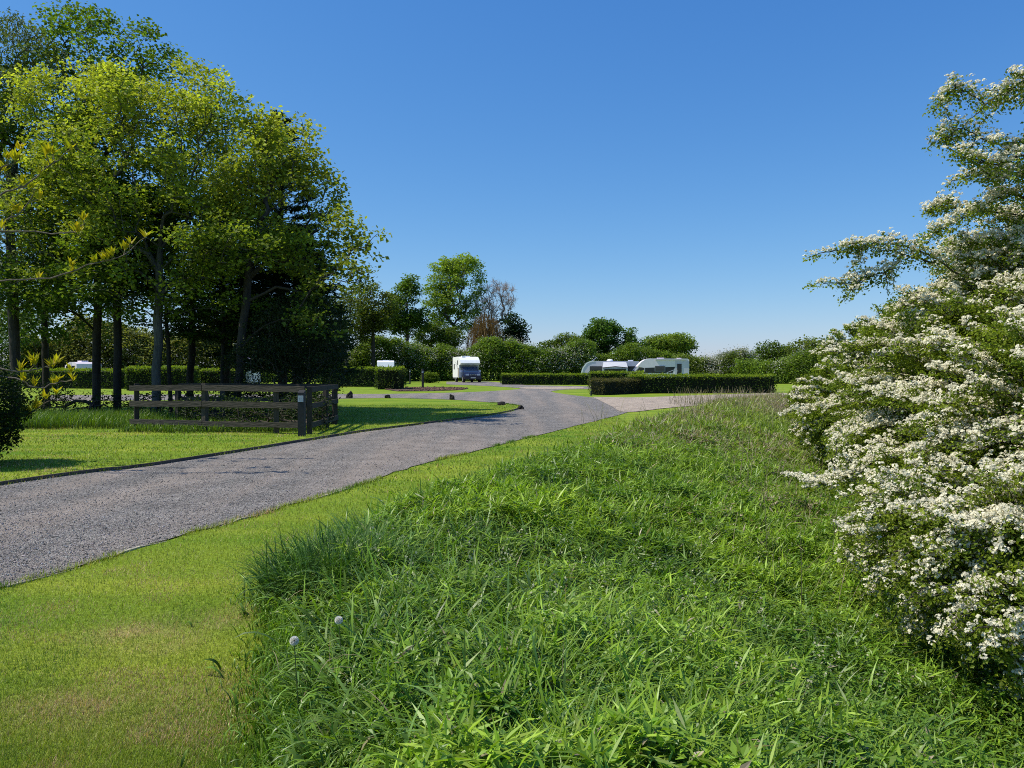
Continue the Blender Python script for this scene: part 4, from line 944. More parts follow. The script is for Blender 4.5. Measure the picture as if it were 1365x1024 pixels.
# overgrown hedgerow: long natural masses of foliage
def hedgerow(pts, label, cols, leaf, n, blossom=0.0, group=None, name='tall_hedgerow', depth=2.2, hvar=.18):
    """pts rows: x, y, height along the line"""
    p = np.array(pts, float); seg = np.concatenate([[0], np.cumsum(np.linalg.norm(np.diff(p[:, :2], axis=0), axis=1))])
    root = empty(name, (p[0, 0], p[0, 1], 0)); tag(root, label, 'hedgerow', group); b = np.array([p[0, 0], p[0, 1], 0])
    nc = n // 14; t = rng.uniform(0, seg[-1], nc); q = np.stack([np.interp(t, seg, p[:, i]) for i in range(3)], 1)
    lum = noise_lattice(t, t * 0 + p[0, 1], .33, 91) ; bump = .52 + .72 * noise_lattice(t, t * 0 + 3, .24, 92) + .22 * (noise_lattice(t, t * 0 + 9, .9, 93) - .5)
    h = q[:, 2] * bump
    zt = 1 - rng.random(nc) ** 1.3 * .999
    half = depth * np.sqrt(np.clip(1 - (zt * .93) ** 3, 0.05, 1)); v = rng.normal(0, 1, nc); v = np.sign(v) * np.abs(v) ** .5; v = np.clip(v, -1.1, 1.1) * half
    lump = noise_field(np.stack([t * .5, zt * h * .5, v * .3], 1), 1.2, 5.1)
    c = np.stack([q[:, 0] + rng.normal(0, .25, nc), q[:, 1] + v * (1 + .5 * lump), h * zt * (1 + .08 * lump) + .1], 1)
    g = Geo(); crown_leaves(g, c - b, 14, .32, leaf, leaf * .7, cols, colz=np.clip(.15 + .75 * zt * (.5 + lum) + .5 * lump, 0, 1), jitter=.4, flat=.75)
    g.build('foliage', M_LEAF, root)
    # stems
    gs = Geo(); k = int(seg[-1] / 1.2) + 2; ts = np.linspace(0, seg[-1], k)
    line = np.stack([np.interp(ts, seg, p[:, i]) for i in range(3)], 1) * [1, 1, 0] + [0, 0, .02] - b; polytube(gs, line, np.full(k, .05), 5, (.05, .04, .035))
    for tt in ts:
        x, y, hh = [np.interp(tt, seg, p[:, i]) for i in range(3)]; o = np.array([x, y, 0]) - b
        polytube(gs, [o, o + [rng.normal(0, .2), rng.normal(0, .2), hh * .4], o + [rng.normal(0, .5), rng.normal(0, .4), hh * .75]], [.06, .045, .02], 5, (.05, .04, .035))
    gs.build('stems', M_BARK, root)
    if blossom:
        s = (rng.random(nc) < blossom * (noise_field(c, .35, 8.8) > .06) * (zt > .3)); cc = c[s] - b; m = len(cc) * 14
        g = Geo(); leaves(g, np.repeat(cc, 14, 0) + rng.normal(0, .30, (m, 3)) + [0, -.15, .12], rand_unit(m), np.array([0, -.4, 1.]) + rng.normal(0, .5, (m, 3)), leaf * .6, leaf * .5, np.array((.60, .58, .46)) * rng.uniform(.6, 1.1, (m, 1)))
        g.build('blossom', M_PETAL, root)
HC = ((.046, .095, .014), (.185, .265, .034)); HY = ((.05, .085, .014), (.17, .21, .028))
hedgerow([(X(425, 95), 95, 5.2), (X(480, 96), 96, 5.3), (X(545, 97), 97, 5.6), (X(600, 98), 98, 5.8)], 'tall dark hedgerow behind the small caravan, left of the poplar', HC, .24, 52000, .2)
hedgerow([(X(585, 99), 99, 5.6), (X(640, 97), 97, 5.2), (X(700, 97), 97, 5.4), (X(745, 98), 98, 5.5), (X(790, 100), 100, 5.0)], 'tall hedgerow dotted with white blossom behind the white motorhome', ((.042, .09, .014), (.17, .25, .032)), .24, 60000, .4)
hedgerow([(X(770, 104), 104, 5.0), (X(840, 104), 104, 4.6), (X(925, 106), 106, 4.2)], 'dark hedgerow behind the caravans and the awning', HC, .24, 34000)
hedgerow([(X(905, 88), 88, 3.6), (X(950, 88), 88, 3.7), (X(1000, 87), 87, 3.3)], 'pale hedgerow thick with white blossom right of the long motorhome', ((.05, .09, .016), (.16, .21, .035)), .2, 22000, 1.0)
hedgerow([(X(985, 82), 82, 2.9), (X(1060, 80), 80, 3.2), (X(1150, 78), 78, 3.6), (X(1300, 70), 70, 4.5), (X(1450, 60), 60, 4.5)], 'green hedgerow beyond the long clipped hedge at the right', HC, .22, 60000, .12)
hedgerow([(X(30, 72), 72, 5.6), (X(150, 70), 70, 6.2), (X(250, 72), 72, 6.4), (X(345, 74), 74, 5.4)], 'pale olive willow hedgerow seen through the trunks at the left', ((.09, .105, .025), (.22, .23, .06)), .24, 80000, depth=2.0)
hedgerow([(X(-330, 64), 64, 6.5), (X(-120, 66), 66, 6.5), (X(45, 68), 68, 6.8)], 'dark hedgerow closing the view at the far left behind the trees', HC, .24, 36000)
hedgerow([(X(340, 88), 88, 5.2), (X(440, 90), 90, 5.4)], 'shaded hedgerow glimpsed behind the pine and twiggy shrub', HC, .24, 18000)

# ------------------------------------------------------------------ background trees
def btree(name, label, px, d, env, nt_, r, leaf, cols, per, spread, **kw):
    e = [E(*q[:2], d, *q[2:]) for q in env]; top = np.array([e[0][0], e[0][1], max(2.0, e[0][2])])
    return tree(name, label, 'tree', base_at(px, d), top, e, nt_, r, (leaf, leaf * .8), cols, per, spread, tip=kw.pop('tip', .02), **kw)
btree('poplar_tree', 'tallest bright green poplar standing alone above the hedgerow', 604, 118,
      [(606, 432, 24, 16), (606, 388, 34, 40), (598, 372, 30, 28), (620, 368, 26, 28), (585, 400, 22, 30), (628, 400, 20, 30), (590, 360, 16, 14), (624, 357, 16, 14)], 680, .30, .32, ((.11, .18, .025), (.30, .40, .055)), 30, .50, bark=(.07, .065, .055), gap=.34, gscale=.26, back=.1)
btree('dark_broadleaf_tree', 'dark green tree left of the tall poplar, above the small caravan', 543, 108, [(543, 412, 20, 36), (548, 385, 12, 18), (530, 420, 18, 26), (560, 425, 12, 25)], 380, .26, .32, DG, 24, .50, gap=.2, gscale=.25)
btree('olive_tree', 'olive green spreading tree between the clump and the dark tree', 498, 92, [(497, 412, 26, 34), (480, 425, 24, 28), (515, 420, 18, 28), (470, 445, 20, 20)], 420, .22, .27, ((.06, .085, .016), (.18, .21, .03)), 22, .45, gap=.32, gscale=.3, bark=(.04, .035, .03))
btree('olive_tree', 'sparse young tree with bare twig tips beside the right end of the clump', 462, 86, [(460, 425, 20, 40), (475, 400, 14, 30)], 190, .16, .26, ((.06, .085, .016), (.16, .19, .03)), 14, .42, gap=.35, gscale=.3, bark=(.05, .045, .04))
btree('broadleaf_bush_tree', 'short leafy tree at the foot of the tall poplar', 575, 112, [(575, 448, 22, 18), (600, 452, 22, 14)], 190, .2, .32, ((.05, .09, .014), (.14, .20, .026)), 20, .5)
# bare pinkish tree
def bare_tree(name, label, px, d, env, n, r, col, tip, back=.28):
    b = np.array(base_at(px, d), float); root = empty(name, tuple(b)); tag(root, label, 'tree')
    e = [E(*q[:2], d, *q[2:]) for q in env]; T, u = sample_env(e, n, .6); T = T[T[:, 2] > 2.5]
    tt = np.array([e[0][0], e[0][1], e[0][2] * .55]); trunk = [b + (tt - b) * i / 8 + rng.normal(size=3) * .1 * (0 < i < 8) for i in range(9)]
    A, par = skeleton(trunk, T, back=back); rr, kids = radii(par, tip, 2.3, 9, r)
    branch_mesh(A - b, par, rr, (.24, .18, .145), 'trunk', root)
    tips = A[rr < tip * 1.8] - b; m = len(tips) * 6; g = Geo()
    s = np.repeat(tips, 6, 0); en = s + unit(rng.normal(0, .6, (m, 3)) + [0, 0, .55]) * rng.uniform(.4, 1.0, (m, 1))
    tubes(g, s, en, np.full(m, tip * .7), np.full(m, tip * .3), 3, np.array(col) * rng.uniform(.7, 1.2, (m, 1)))
    g.build('twigs', M_BARK, root)
bare_tree('bare_tree', 'leafless pinkish grey tree right of the tall poplar', 655, 120, [(658, 402, 28, 28), (645, 420, 18, 24), (672, 400, 17, 22), (635, 425, 10, 25)], 330, .3, (.46, .35, .29), .024)
def weeping(px, d, H, w, label):
    b = np.array(base_at(px, d), float); root = empty('weeping_willow', tuple(b)); tag(root, label, 'tree')
    g = Geo(); gt = Geo(); polytube(g, [(0, 0, 0), (.1, 0, H * .4), (0, 0, H * .8)], [.25, .18, .1], 8, (.08, .06, .045))
    for i in range(420):
        a = rng.uniform(0, 6.283); R = w * math.sqrt(rng.random()); h = H * (1 - .22 * (R / w) ** 3) * rng.uniform(.62, 1.04); L = h * rng.uniform(.3, .75)
        x, y = math.cos(a) * R, math.sin(a) * R
        pts = np.array([(x * .45, y * .45, h * .95), (x * .8, y * .8, h), (x, y, h - L * .3), (x * 1.08, y * 1.08, h - L)])
        polytube(gt, pts, [.03, .025, .02, .012], 3, np.array((.24, .15, .055)) * rng.uniform(.6, 1.2))
        m = 14; q = rng.uniform(.25, 1, m); f = np.linspace(0, 1, 4); c = np.stack([np.interp(q, f, pts[:, k]) for k in range(3)], 1) + rng.normal(0, .1, (m, 3))
        leaves(gt, c, np.array([0, 0, -1.]) + rng.normal(0, .35, (m, 3)), rand_unit(m), .35, .05, np.array((.27, .17, .055)) * rng.uniform(.5, 1.2, (m, 1)))
    g.build('trunk', M_BARK, root); gt.build('crown', M_LEAF, root)
weeping(648, 112, 9.3, 2.9, 'golden brown weeping willow without leaves under the bare tree')
btree('dark_broadleaf_tree', 'small dark blue-green tree right of the golden weeping willow', 684, 116, [(682, 432, 15, 13), (690, 438, 14, 11), (684, 452, 17, 16)], 190, .25, .36, ((.012, .030, .012), (.03, .06, .022)), 13, .5)
btree('oak_tree', 'rounded dark green oak above the caravans', 812, 112, [(808, 447, 24, 20), (800, 440, 20, 14), (825, 448, 22, 16), (840, 462, 20, 14), (790, 462, 20, 16)], 360, .4, .34, ((.034, .08, .014), (.115, .21, .03)), 26, .5, gap=.15, gscale=.3)
btree('round_tree', 'pale green domed tree right of the dark oak', 895, 130, [(893, 462, 32, 16), (905, 456, 20, 12), (875, 458, 16, 10)], 300, .4, .36, ((.07, .12, .02), (.22, .30, .045)), 24, .55)
btree('broadleaf_bush_tree', 'small bright tree rising from the hedgerow left of the dark oak', 757, 108, [(758, 458, 20, 12), (772, 462, 16, 10), (735, 465, 18, 10)], 170, .2, .3, ((.05, .09, .014), (.15, .21, .026)), 20, .5)
btree('broadleaf_tree', 'green tree above the right end of the long clipped hedge', 1030, 100, [(1030, 474, 24, 16), (1022, 464, 12, 8), (1050, 480, 24, 16)], 220, .2, .28, MG, 22, .48)
btree('broadleaf_tree', 'leafy tree half hidden behind the farthest hawthorn', 1075, 92, [(1075, 470, 26, 18), (1100, 475, 26, 22), (1140, 478, 30, 22)], 260, .2, .28, HY, 22, .46)

# ------------------------------------------------------------------ fence
GREY = np.array((.064, .055, .044))
def fence():
    a = np.array([-10.05, 20.55]); c = np.array([-5.05, 18.95]); e = np.array([-5.15, 22.3]); f2 = np.array([-10.4, 23.9])
    root = empty('wooden_fence', (a[0], a[1], 0)); o = np.array([a[0], a[1], 0]); tag(root, 'weathered grey post and rail fence around the tree clump', 'fence')
    posts = [(a, 1.22), (a + (c - a) * .42, 1.24), (a + (c - a) * .83, 1.22), (c + [.02, .12], 1.18), (c + (e - c) * .62, 1.15), (e, 1.15), (e + (f2 - e) * .35, 1.1), (e + (f2 - e) * .7, 1.1), (f2, 1.1)]
    for p, h in posts:
        g = Geo(); lx, ly = rng.normal(0, .012, 2); w = .062
        beam(g, (p[0] - o[0], p[1] - o[1], -.2), (p[0] - o[0] + lx, p[1] - o[1] + ly, h), .13, .12, GREY * rng.uniform(.7, 1.2))
        g.build('post', M_WOOD, root)
    n1 = unit(np.array([c[1] - a[1], -(c[0] - a[0])])); n1 = n1 if n1[1] < 0 else -n1
    for z, w_ in ((1.12, .15), (.70, .15), (.22, .13)):
        for (s0, s1) in ((0.0, .42), (.42, 1.0)):
            p = a + (c - a) * s0 + n1 * .09; q = a + (c - a) * s1 + n1 * .09
            g = Geo(); beam(g, (p[0] - o[0] - (.1 if s0 == 0 else -.008), p[1] - o[1], z + rng.normal(0, .012)), (q[0] - o[0] - .008, q[1] - o[1], z + rng.normal(0, .012)), .045, w_, GREY * rng.uniform(.75, 1.25)); g.build('rail', M_RAIL, root)
        for (p, q) in ((c, e), (e, f2)):
            g = Geo(); off = np.array([.09, 0]) if p is c else np.array([0, .09])
            beam(g, (*(p - o[:2] + off + (np.array([0, .06]) if p is c else np.array([-.06, 0]))), z + rng.normal(0, .01)), (*(q - o[:2] + off), z - .02), .045, .13, GREY * rng.uniform(.7, 1.1)); g.build('rail', M_RAIL, root)
fence()
M_BLACK = plain('dark_timber_post', (.028, .028, .03), .7, .3, var=.25, scale=12)
M_WHITE = plain('white_gloss', (.86, .86, .85), .45, .2, var=.04, scale=2.5)
M_PLATE = plain('pale_plate', (.42, .46, .50), .5, .4)
M_GREYP = plain('grey_panel', (.30, .31, .33), .4, .5, var=.08, scale=3)
M_SHADEW = plain('white_shade_tint', (.86, .765, .83), .45, .2, var=.04, scale=2.5)  # white tinted magenta to offset green bounce light on shaded sides
M_SILVER = plain('silver_panel', (.62, .58, .66), .45, .25, var=.06, scale=3)
M_BLUE = plain('dark_blue_paint', (.018, .028, .075), .25, .6, var=.15, scale=3, coat=.6)
M_TYRE = plain('tyre_rubber', (.02, .02, .02), .85, .2)
M_RIM = plain('alloy_rim', (.45, .45, .46), .35, .5, metal=.6)
M_TAUPE = plain('taupe_fabric', (.33, .29, .24), .8, .2, var=.12, scale=5)
M_AWN = plain('awning_fabric', (.52, .52, .53), .8, .2, var=.08, scale=3)
M_DARK = plain('dark_trim', (.03, .03, .034), .5, .4)
M_GLASS = glass_mat('tinted_glass'); M_GLASSB = glass_mat('blue_glass', (.03, .06, .12))
M_LAMP = plain('headlamp_lens', (.55, .58, .62), .12, .7)

def sign_post():
    p = (-5.05, 18.45); root = empty('marker_post', (p[0], p[1], 0)); tag(root, 'dark square timber post with a small pale plate at the fence corner', 'post')
    g = Geo(); h = 1.05
    prism_x(g, [(-.085, -.1), (.075, -.1), (.075, h + .06), (-.085, h)], -.075, .075, (.03, .03, .03)); g.build('post', M_BLACK, root)
    g = Geo(); box(g, -.065, .065, -.098, -.0865, h - .22, h - .07); pl = g.build('number_plate', M_PLATE, root)
    g = Geo()
    for x0 in (-.03, .02):
        g = Geo(); box(g, x0, x0 + .012, -.1005, -.0985, h - .19, h - .12); g.build('numeral', M_GREYP, pl)
sign_post()
def bollard(px, py_base, h, label, w=.09, lamp=True):
    x, d = G(px, py_base); root = empty('lamp_bollard', (x, d, 0)); tag(root, label, 'bollard', 'bollards around the lane')
    g = Geo(); cyl(g, (0, 0, -.05), (0, 0, h * .80), w, (.03, .03, .03), 14); g.build('post', M_BLACK, root)
    if lamp:
        g = Geo(); cyl(g, (0, 0, h * .80), (0, 0, h * .9), w * .8, (.3, .3, .3), 14); g.build('lamp_lens', M_PLATE, root)
        g = Geo(); cyl(g, (0, 0, h * .9), (0, 0, h), w * 1.15, (.03, .03, .03), 14, w * .9); g.build('cap', M_BLACK, root)
bollard(563.5, 518, 1.55, 'dark bollard with pale lamp band standing in the mulch bed', .09)
bollard(546.5, 512, 1.5, 'thin dark service post left of the small rounded bush', .07)
bollard(788, 527.5, .36, 'short dark peg in the grass before the olive hedge', .05, lamp=False)
x, d = -8.1, 21.6
root = empty('marker_post', (x, d, 0)); tag(root, 'taller dark post with blunt top rising behind the front rail of the fence', 'post')
g = Geo(); beam(g, (0, 0, -.1), (0, 0, 1.5), .17, .15, (.03, .03, .03)); g.build('post', M_BLACK, root)
g = Geo(); beam(g, (0, 0, 1.5), (0, 0, 1.53), .19, .17, (.03, .03, .03)); g.build('cap', M_DARK, root)

# rocks at the lane side
import bmesh
def rock(px, py, w, h, label, seed):
    x, d = G(px, py); bm = bmesh.new(); bmesh.ops.create_icosphere(bm, subdivisions=3, radius=1)
    for v in bm.verts:
        q = noise.noise(v.co * 1.1 + Vector((seed, 0, 0))) * .45 + noise.noise(v.co * 3 + Vector((0, seed, 0))) * .14
        v.co *= 1 + q; v.co.x *= w; v.co.y *= w * .8; v.co.z = max(v.co.z, -.35) * h
        v.co.x += v.co.z * (.25 if seed % 2 else -.2)
    me = bpy.data.meshes.new('rock'); bm.to_mesh(me); bm.free(); me.materials.append(M_ROCK)
    o = bpy.data.objects.new('rock', me); COL.objects.link(o); o.location = (x, d, h * .3); o.rotation_euler = (0, 0, seed)
    tag(o, label, 'rock', 'dark rocks along the edge of the lane')
rock(466, 531, .19, .30, 'pointed dark rock, leftmost on the lane edge', 1)
rock(517, 531, .19, .16, 'low flat dark rock on the lane edge, second from the left', 2)
rock(602.5, 533, .14, .22, 'small dark rock with a pointed top in the middle of the lane edge', 3)
rock(668.5, 540, .22, .12, 'broad flat dark rock near the tip of the grass island', 4)
rock(694, 546, .15, .12, 'dark rock at the very tip of the grass island', 5)

# ------------------------------------------------------------------ vehicles
def wheel(root, x, y, r, w, side):
    wh = Geo(); cyl(wh, (x, y - w / 2, r), (x, y + w / 2, r), r, (.02, .02, .02), 24); t = wh.build('wheel', M_TYRE, root)
    g = Geo(); yo = y + side * (w / 2); cyl(g, (x, yo - .012, r), (x, yo + .012, r), r * .62, (.4, .4, .4), 18); g.build('rim', M_RIM, t)
def motorhome():
    # local: forward is -y, left side of the picture is -x
    d = 86.0; root = empty('motorhome', (X(624, d), d, 0), math.radians(16)); tag(root, 'white coachbuilt motorhome with dark blue cab parked by the tall hedgerow', 'motorhome')
    W_ = 1.10
    g = Geo()
    body = [(-1.15, 2.15), (-.98, 1.98), (-.35, 1.93), (-.30, .55), (3.1, .55), (3.15, .75), (3.15, 2.72), (3.05, 2.82), (.9, 2.86), (-.1, 2.82), (-.5, 2.70), (-.9, 2.45)]
    prism_x(g, body, -W_, W_, (.8, .8, .8)); bd = g.build('coach_body', M_WHITE, root)
    g = Geo(); box(g, -W_ + .05, W_ - .05, -.372, -.352, 1.60, 1.915); g.build('front_panel', M_GREYP, bd)
    for q in (-1, 1):
        g = Geo(); box(g, *sorted((q * (W_ + .012), q * (W_ - .01))), .9, 3.0, .42, .545); g.build('skirt', M_GREYP, root)
    for (y0, y1, z0, z1) in ((2.05, 2.5, 1.45, 2.05), (.2, .55, 1.95, 2.45)):
        w = Geo(); box(w, -W_ - .02, -W_ + .01, y0, y1, z0, z1); f = w.build('window', M_DARK, root)
        w = Geo(); box(w, -W_ - .026, -W_ - .021, y0 + .05, y1 - .05, z0 + .05, z1 - .05); w.build('pane', M_GLASS, f)
    w = Geo(); box(w, W_ - .01, W_ + .02, 1.4, 2.5, 1.5, 2.0); f = w.build('window', M_DARK, root)
    w = Geo(); box(w, W_ + .021, W_ + .026, 1.45, 2.45, 1.55, 1.95); w.build('pane', M_GLASS, f)
    # swoosh on the side
    g = Geo()
    for q in range(2):
        pts = [(1.6 - t * 1.5, 2.25 - .75 * t ** 1.5 - q * .22) for t in np.linspace(0, 1, 8)]
        for (a, b) in zip(pts[:-1], pts[1:]): beam(g, (-W_ - .006, a[0], a[1]), (-W_ - .006, b[0], b[1]), .01, .055, (.3, .3, .3))
    g.build('side_stripe', M_GREYP, bd)
    # habitation door, standing open against the side
    g = Geo(); box(g, -W_ - .02, -W_ + .01, -.25, .32, .62, 1.62); g.build('entrance_door', M_TAUPE, root)
    g = Geo(); box(g, -.45, .45, .9, 1.7, 2.835, 2.96); g.build('roof_vent', M_WHITE, root)
    g = Geo(); box(g, -.8, -.45, -.3, .2, 2.80, 2.93); g.build('roof_vent', M_WHITE, root)
    # cab
    hood = [(-2.35, .45), (-2.38, .82), (-2.28, 1.02), (-1.45, 1.14), (-.75, 1.72), (-.36, 1.78), (-.36, .42)]
    g = Geo(); prism_x(g, hood, -.88, .88, (.02, .03, .07)); cab = g.build('cab', M_BLUE, root)
    sl = np.array([(-1.45, 1.14), (-.75, 1.72)]); dv = sl[1] - sl[0]; nn = np.array([-dv[1], dv[0]]) / np.linalg.norm(dv)
    a = sl[0] + dv * .06; b = sl[1] - dv * .05; off = nn * .008
    g = Geo(); g.add([(-.78, *(a + off)), (.78, *(a + off)), (.70, *(b + off)), (-.70, *(b + off))], np.array([[0, 1, 2, 3]]), (.02, .02, .02)); g.build('windscreen', M_GLASSB, cab)
    for s in (-1, 1):
        g = Geo(); prism_x(g, [(-1.3, 1.16), (-.72, 1.64), (-.42, 1.68), (-.42, 1.16)], *sorted((s * .883, s * .889)), (.02, .02, .02)); g.build('side_window', M_GLASS, cab)
        g = Geo(); box(g, *sorted((s * .44, s * .80)), -2.405, -2.36, .78, .96); g.build('headlight', M_LAMP, cab)
        g = Geo(); box(g, *sorted((s * .90, s * 1.16)), -1.22, -1.10, 1.12, 1.36); g.build('wing_mirror', M_SILVER, cab)
        g = Geo(); prism_x(g, rounded(-2.12, -1.28, .32, .98, .3), *sorted((s * .86, s * .95)), (.02, .02, .06)); g.build('wheel_arch', M_BLUE, cab)
    for s in (-1, 1):
        for yy in (-1.7, 2.0):
            t = Geo(); cyl(t, (s * .78, yy, .36), (s * 1.0, yy, .36), .36, (.02, .02, .02), 24); w = t.build('wheel', M_TYRE, root)
            t = Geo(); cyl(t, (s * .99, yy, .36), (s * 1.012, yy, .36), .22, (.4, .4, .4), 18); t.build('rim', M_RIM, w)
    g = Geo(); box(g, -.36, .36, -2.41, -2.37, .74, .95); gr = g.build('grille', M_DARK, cab)
    g = Geo(); cyl(g, (0, -2.43, .86), (0, -2.41, .86), .06, (.5, .5, .5), 14); g.build('badge', M_RIM, gr)
    for q in (-1, 1):
        g = Geo(); box(g, *sorted((q * .18, q * .34)), -2.425, -2.411, .80, .9); g.build('grille_bar', M_RIM, gr)
    g = Geo(); prism(g, rounded(-.92, .92, .36, .66, .08), -2.52, -2.30, (.03, .03, .03)); g.build('bumper', M_DARK, cab)
    g = Geo(); box(g, -.27, .27, -2.532, -2.521, .48, .60); g.build('number_plate', plain('plate_white', (.6, .58, .5), .4), cab)
    root.scale = (1.0, 1.0, 1.0)
motorhome()

def caravan_front():
    d = 76.0; root = empty('touring_caravan', (X(514, d), d, 0), math.radians(8)); tag(root, 'small white caravan end-on behind the clipped hedge left of the bollard', 'caravan')
    g = Geo(); s = [(-.35, .45), (-.42, .9), (-.30, 1.7), (-.10, 2.18), (.25, 2.33), (4.2, 2.33), (4.5, 2.15), (4.55, .45)]; prism_x(g, s, -.82, .82, (.8, .8, .8)); bd = g.build('body', M_WHITE, root)
    g = Geo(); box(g, -.815, .815, -.395, -.33, 1.52, 1.70); g.build('front_band', M_SILVER, bd)
    g = Geo(); g.add([(-.72, -.43, 1.0), (.72, -.43, 1.0), (.70, -.335, 1.5), (-.70, -.335, 1.5)], np.array([[0, 1, 2, 3]]), (.02, .02, .02)); g.build('front_window', M_GLASS, root)
    g = Geo(); prism(g, rounded(-.845, .845, .42, 2.36, .12), .9, 1.0, (.7, .7, .7)); g.build('awning_rail', M_SILVER, bd)
    g = Geo(); box(g, -.3, .3, 1.6, 2.2, 2.332, 2.40); g.build('roof_vent', M_WHITE, root)
    for s_ in (-1, 1):
        t = Geo(); cyl(t, (s_ * .62, 2.2, .32), (s_ * .80, 2.2, .32), .32, (.02, .02, .02), 20); w = t.build('wheel', M_TYRE, root)
        t = Geo(); cyl(t, (s_ * .79, 2.2, .32), (s_ * .825, 2.2, .32), .2, (.4, .4, .4), 16); t.build('rim', M_RIM, w)
    g = Geo(); beam(g, (0, -.35, .5), (0, -1.5, .45), .12, .1, (.05, .05, .05)); cyl(g, (0, -1.35, 0), (0, -1.35, .5), .04, (.05, .05, .05)); g.build('tow_bar', M_DARK, root)
caravan_front()
def caravan_awning():
    d = 80.0; root = empty('touring_caravan', (X(812, d), d, 0), math.radians(-6)); tag(root, 'silver fronted caravan with an open roof vent, left of the long motorhome', 'caravan')
    # local: x along, front to the left; we see the side at -y
    side = [(-2.95, .5), (-2.9, 1.0), (-2.72, 1.6), (-2.35, 2.1), (-1.9, 2.28), (-1.4, 2.32), (3.0, 2.30), (3.15, 2.15), (3.15, .5)]
    g = Geo(); prism(g, side, 0, 2.2, (.8, .8, .8)); bd = g.build('body', M_SILVER, root)
    ft = [(-2.955, 1.0), (-2.78, 1.6), (-2.41, 2.12), (-1.92, 2.335), (-1.5, 2.36), (-1.5, 2.30), (-1.9, 2.24), (-2.3, 2.05), (-2.64, 1.58), (-2.80, 1.0)]
    for y0, y1 in ((-.03, .14), (2.06, 2.23)):
        g = Geo(); prism(g, ft, y0, y1, (.8, .8, .8)); g.build('front_fairing', M_WHITE, bd)
    g = Geo(); g.add([(-2.90, .4, 1.1), (-2.735, .4, 1.62), (-2.735, 1.8, 1.62), (-2.90, 1.8, 1.1)], np.array([[0, 1, 2, 3]]), (.02, .02, .02)); g.build('front_window', M_GLASSB, root)
    for x0, x1 in ((-2.0, -.75), (1.9, 2.8)):
        g = Geo(); box(g, x0, x1, -.02, .01, 1.2, 1.78); f = g.build('window', M_DARK, root)
        g = Geo(); box(g, x0 + .05, x1 - .05, -.026, -.021, 1.25, 1.73); g.build('pane', M_GLASS, f)
    g = Geo(); beam(g, (-1.75, 1.0, 2.34), (-1.30, 1.0, 2.72), .9, .05, (.4, .4, .4)); g.build('roof_vent', M_SILVER, root)
    g = Geo(); cyl(g, (.1, 1.1, 2.3), (.1, 1.1, 2.46), .36, (.8, .8, .8), 18, .30); cyl(g, (.1, 1.1, 2.46), (.1, 1.1, 2.54), .30, (.8, .8, .8), 18, .12); g.build('satellite_dome', M_WHITE, root)
    g = Geo(); box(g, 2.0, 2.5, .8, 1.3, 2.31, 2.43); g.build('roof_vent', M_WHITE, root)
    for y in (.12, 2.08):
        t = Geo(); cyl(t, (.3, y - .11, .33), (.3, y + .11, .33), .33, (.02, .02, .02), 20); w = t.build('wheel', M_TYRE, root)
        t = Geo(); yo = y + (-.115 if y < 1 else .115); cyl(t, (.3, yo - .01, .33), (.3, yo + .01, .33), .2, (.4, .4, .4), 16); t.build('rim', M_RIM, w)
    g = Geo(); beam(g, (-2.9, 1.1, .5), (-4.1, 1.1, .45), .12, .1, (.05, .05, .05)); cyl(g, (-3.9, 1.1, 0), (-3.9, 1.1, .5), .04, (.05, .05, .05)); g.build('tow_bar', M_DARK, root)
    # porch awning leaning on the side
    an = empty('porch_awning', root.location); an.rotation_euler = root.rotation_euler; tag(an, 'pale grey porch awning with dark window set against the silver caravan', 'awning')
    x0, x1, y1 = -.6, 1.75, -1.9; zt, zf, zm = 2.22, 1.62, 1.95
    v = [(x0, -.045, zt), (x1, -.045, zt), (x1 + .1, y1, zf), ((x0 + x1) / 2, y1, zf + .12), (x0 - .1, y1, zf)]
    g = Geo(); g.add(v, np.array([[0, 4, 3], [0, 3, 1], [1, 3, 2]]), (.5, .5, .5)); g.build('roof', M_AWN, an)
    g = Geo(); g.add([(x0 - .1, y1, 0), (x1 + .1, y1, 0), (x1 + .1, y1, zf), ((x0 + x1) / 2, y1, zf + .12), (x0 - .1, y1, zf)], np.array([[0, 1, 2, 3, 4]]), (.5, .5, .5)); g.build('front_wall', M_AWN, an)
    for xa, xb_ in ((x0 - .1, x0), (x1 + .1, x1)):
        g = Geo(); g.add([(xa, y1, 0), (xb_, -.045, 0), (xb_, -.045, zt), (xa, y1, zf)], np.array([[0, 1, 2, 3]]), (.5, .5, .5)); g.build('side_wall', M_AWN, an)
    g = Geo(); box(g, x0 + .08, x1 - .08, y1 - .012, y1 - .004, .7, zf - .09); g.build('window', M_GLASS, an)
    g = Geo(); beam(g, (x0 - .13, y1 - .02, zf), ((x0 + x1) / 2, y1 - .02, zf + .13), .03, .07, (.03, .03, .03)); beam(g, ((x0 + x1) / 2, y1 - .02, zf + .13), (x1 + .13, y1 - .02, zf), .03, .07, (.03, .03, .03)); g.build('edge_trim', M_DARK, an)
caravan_awning()
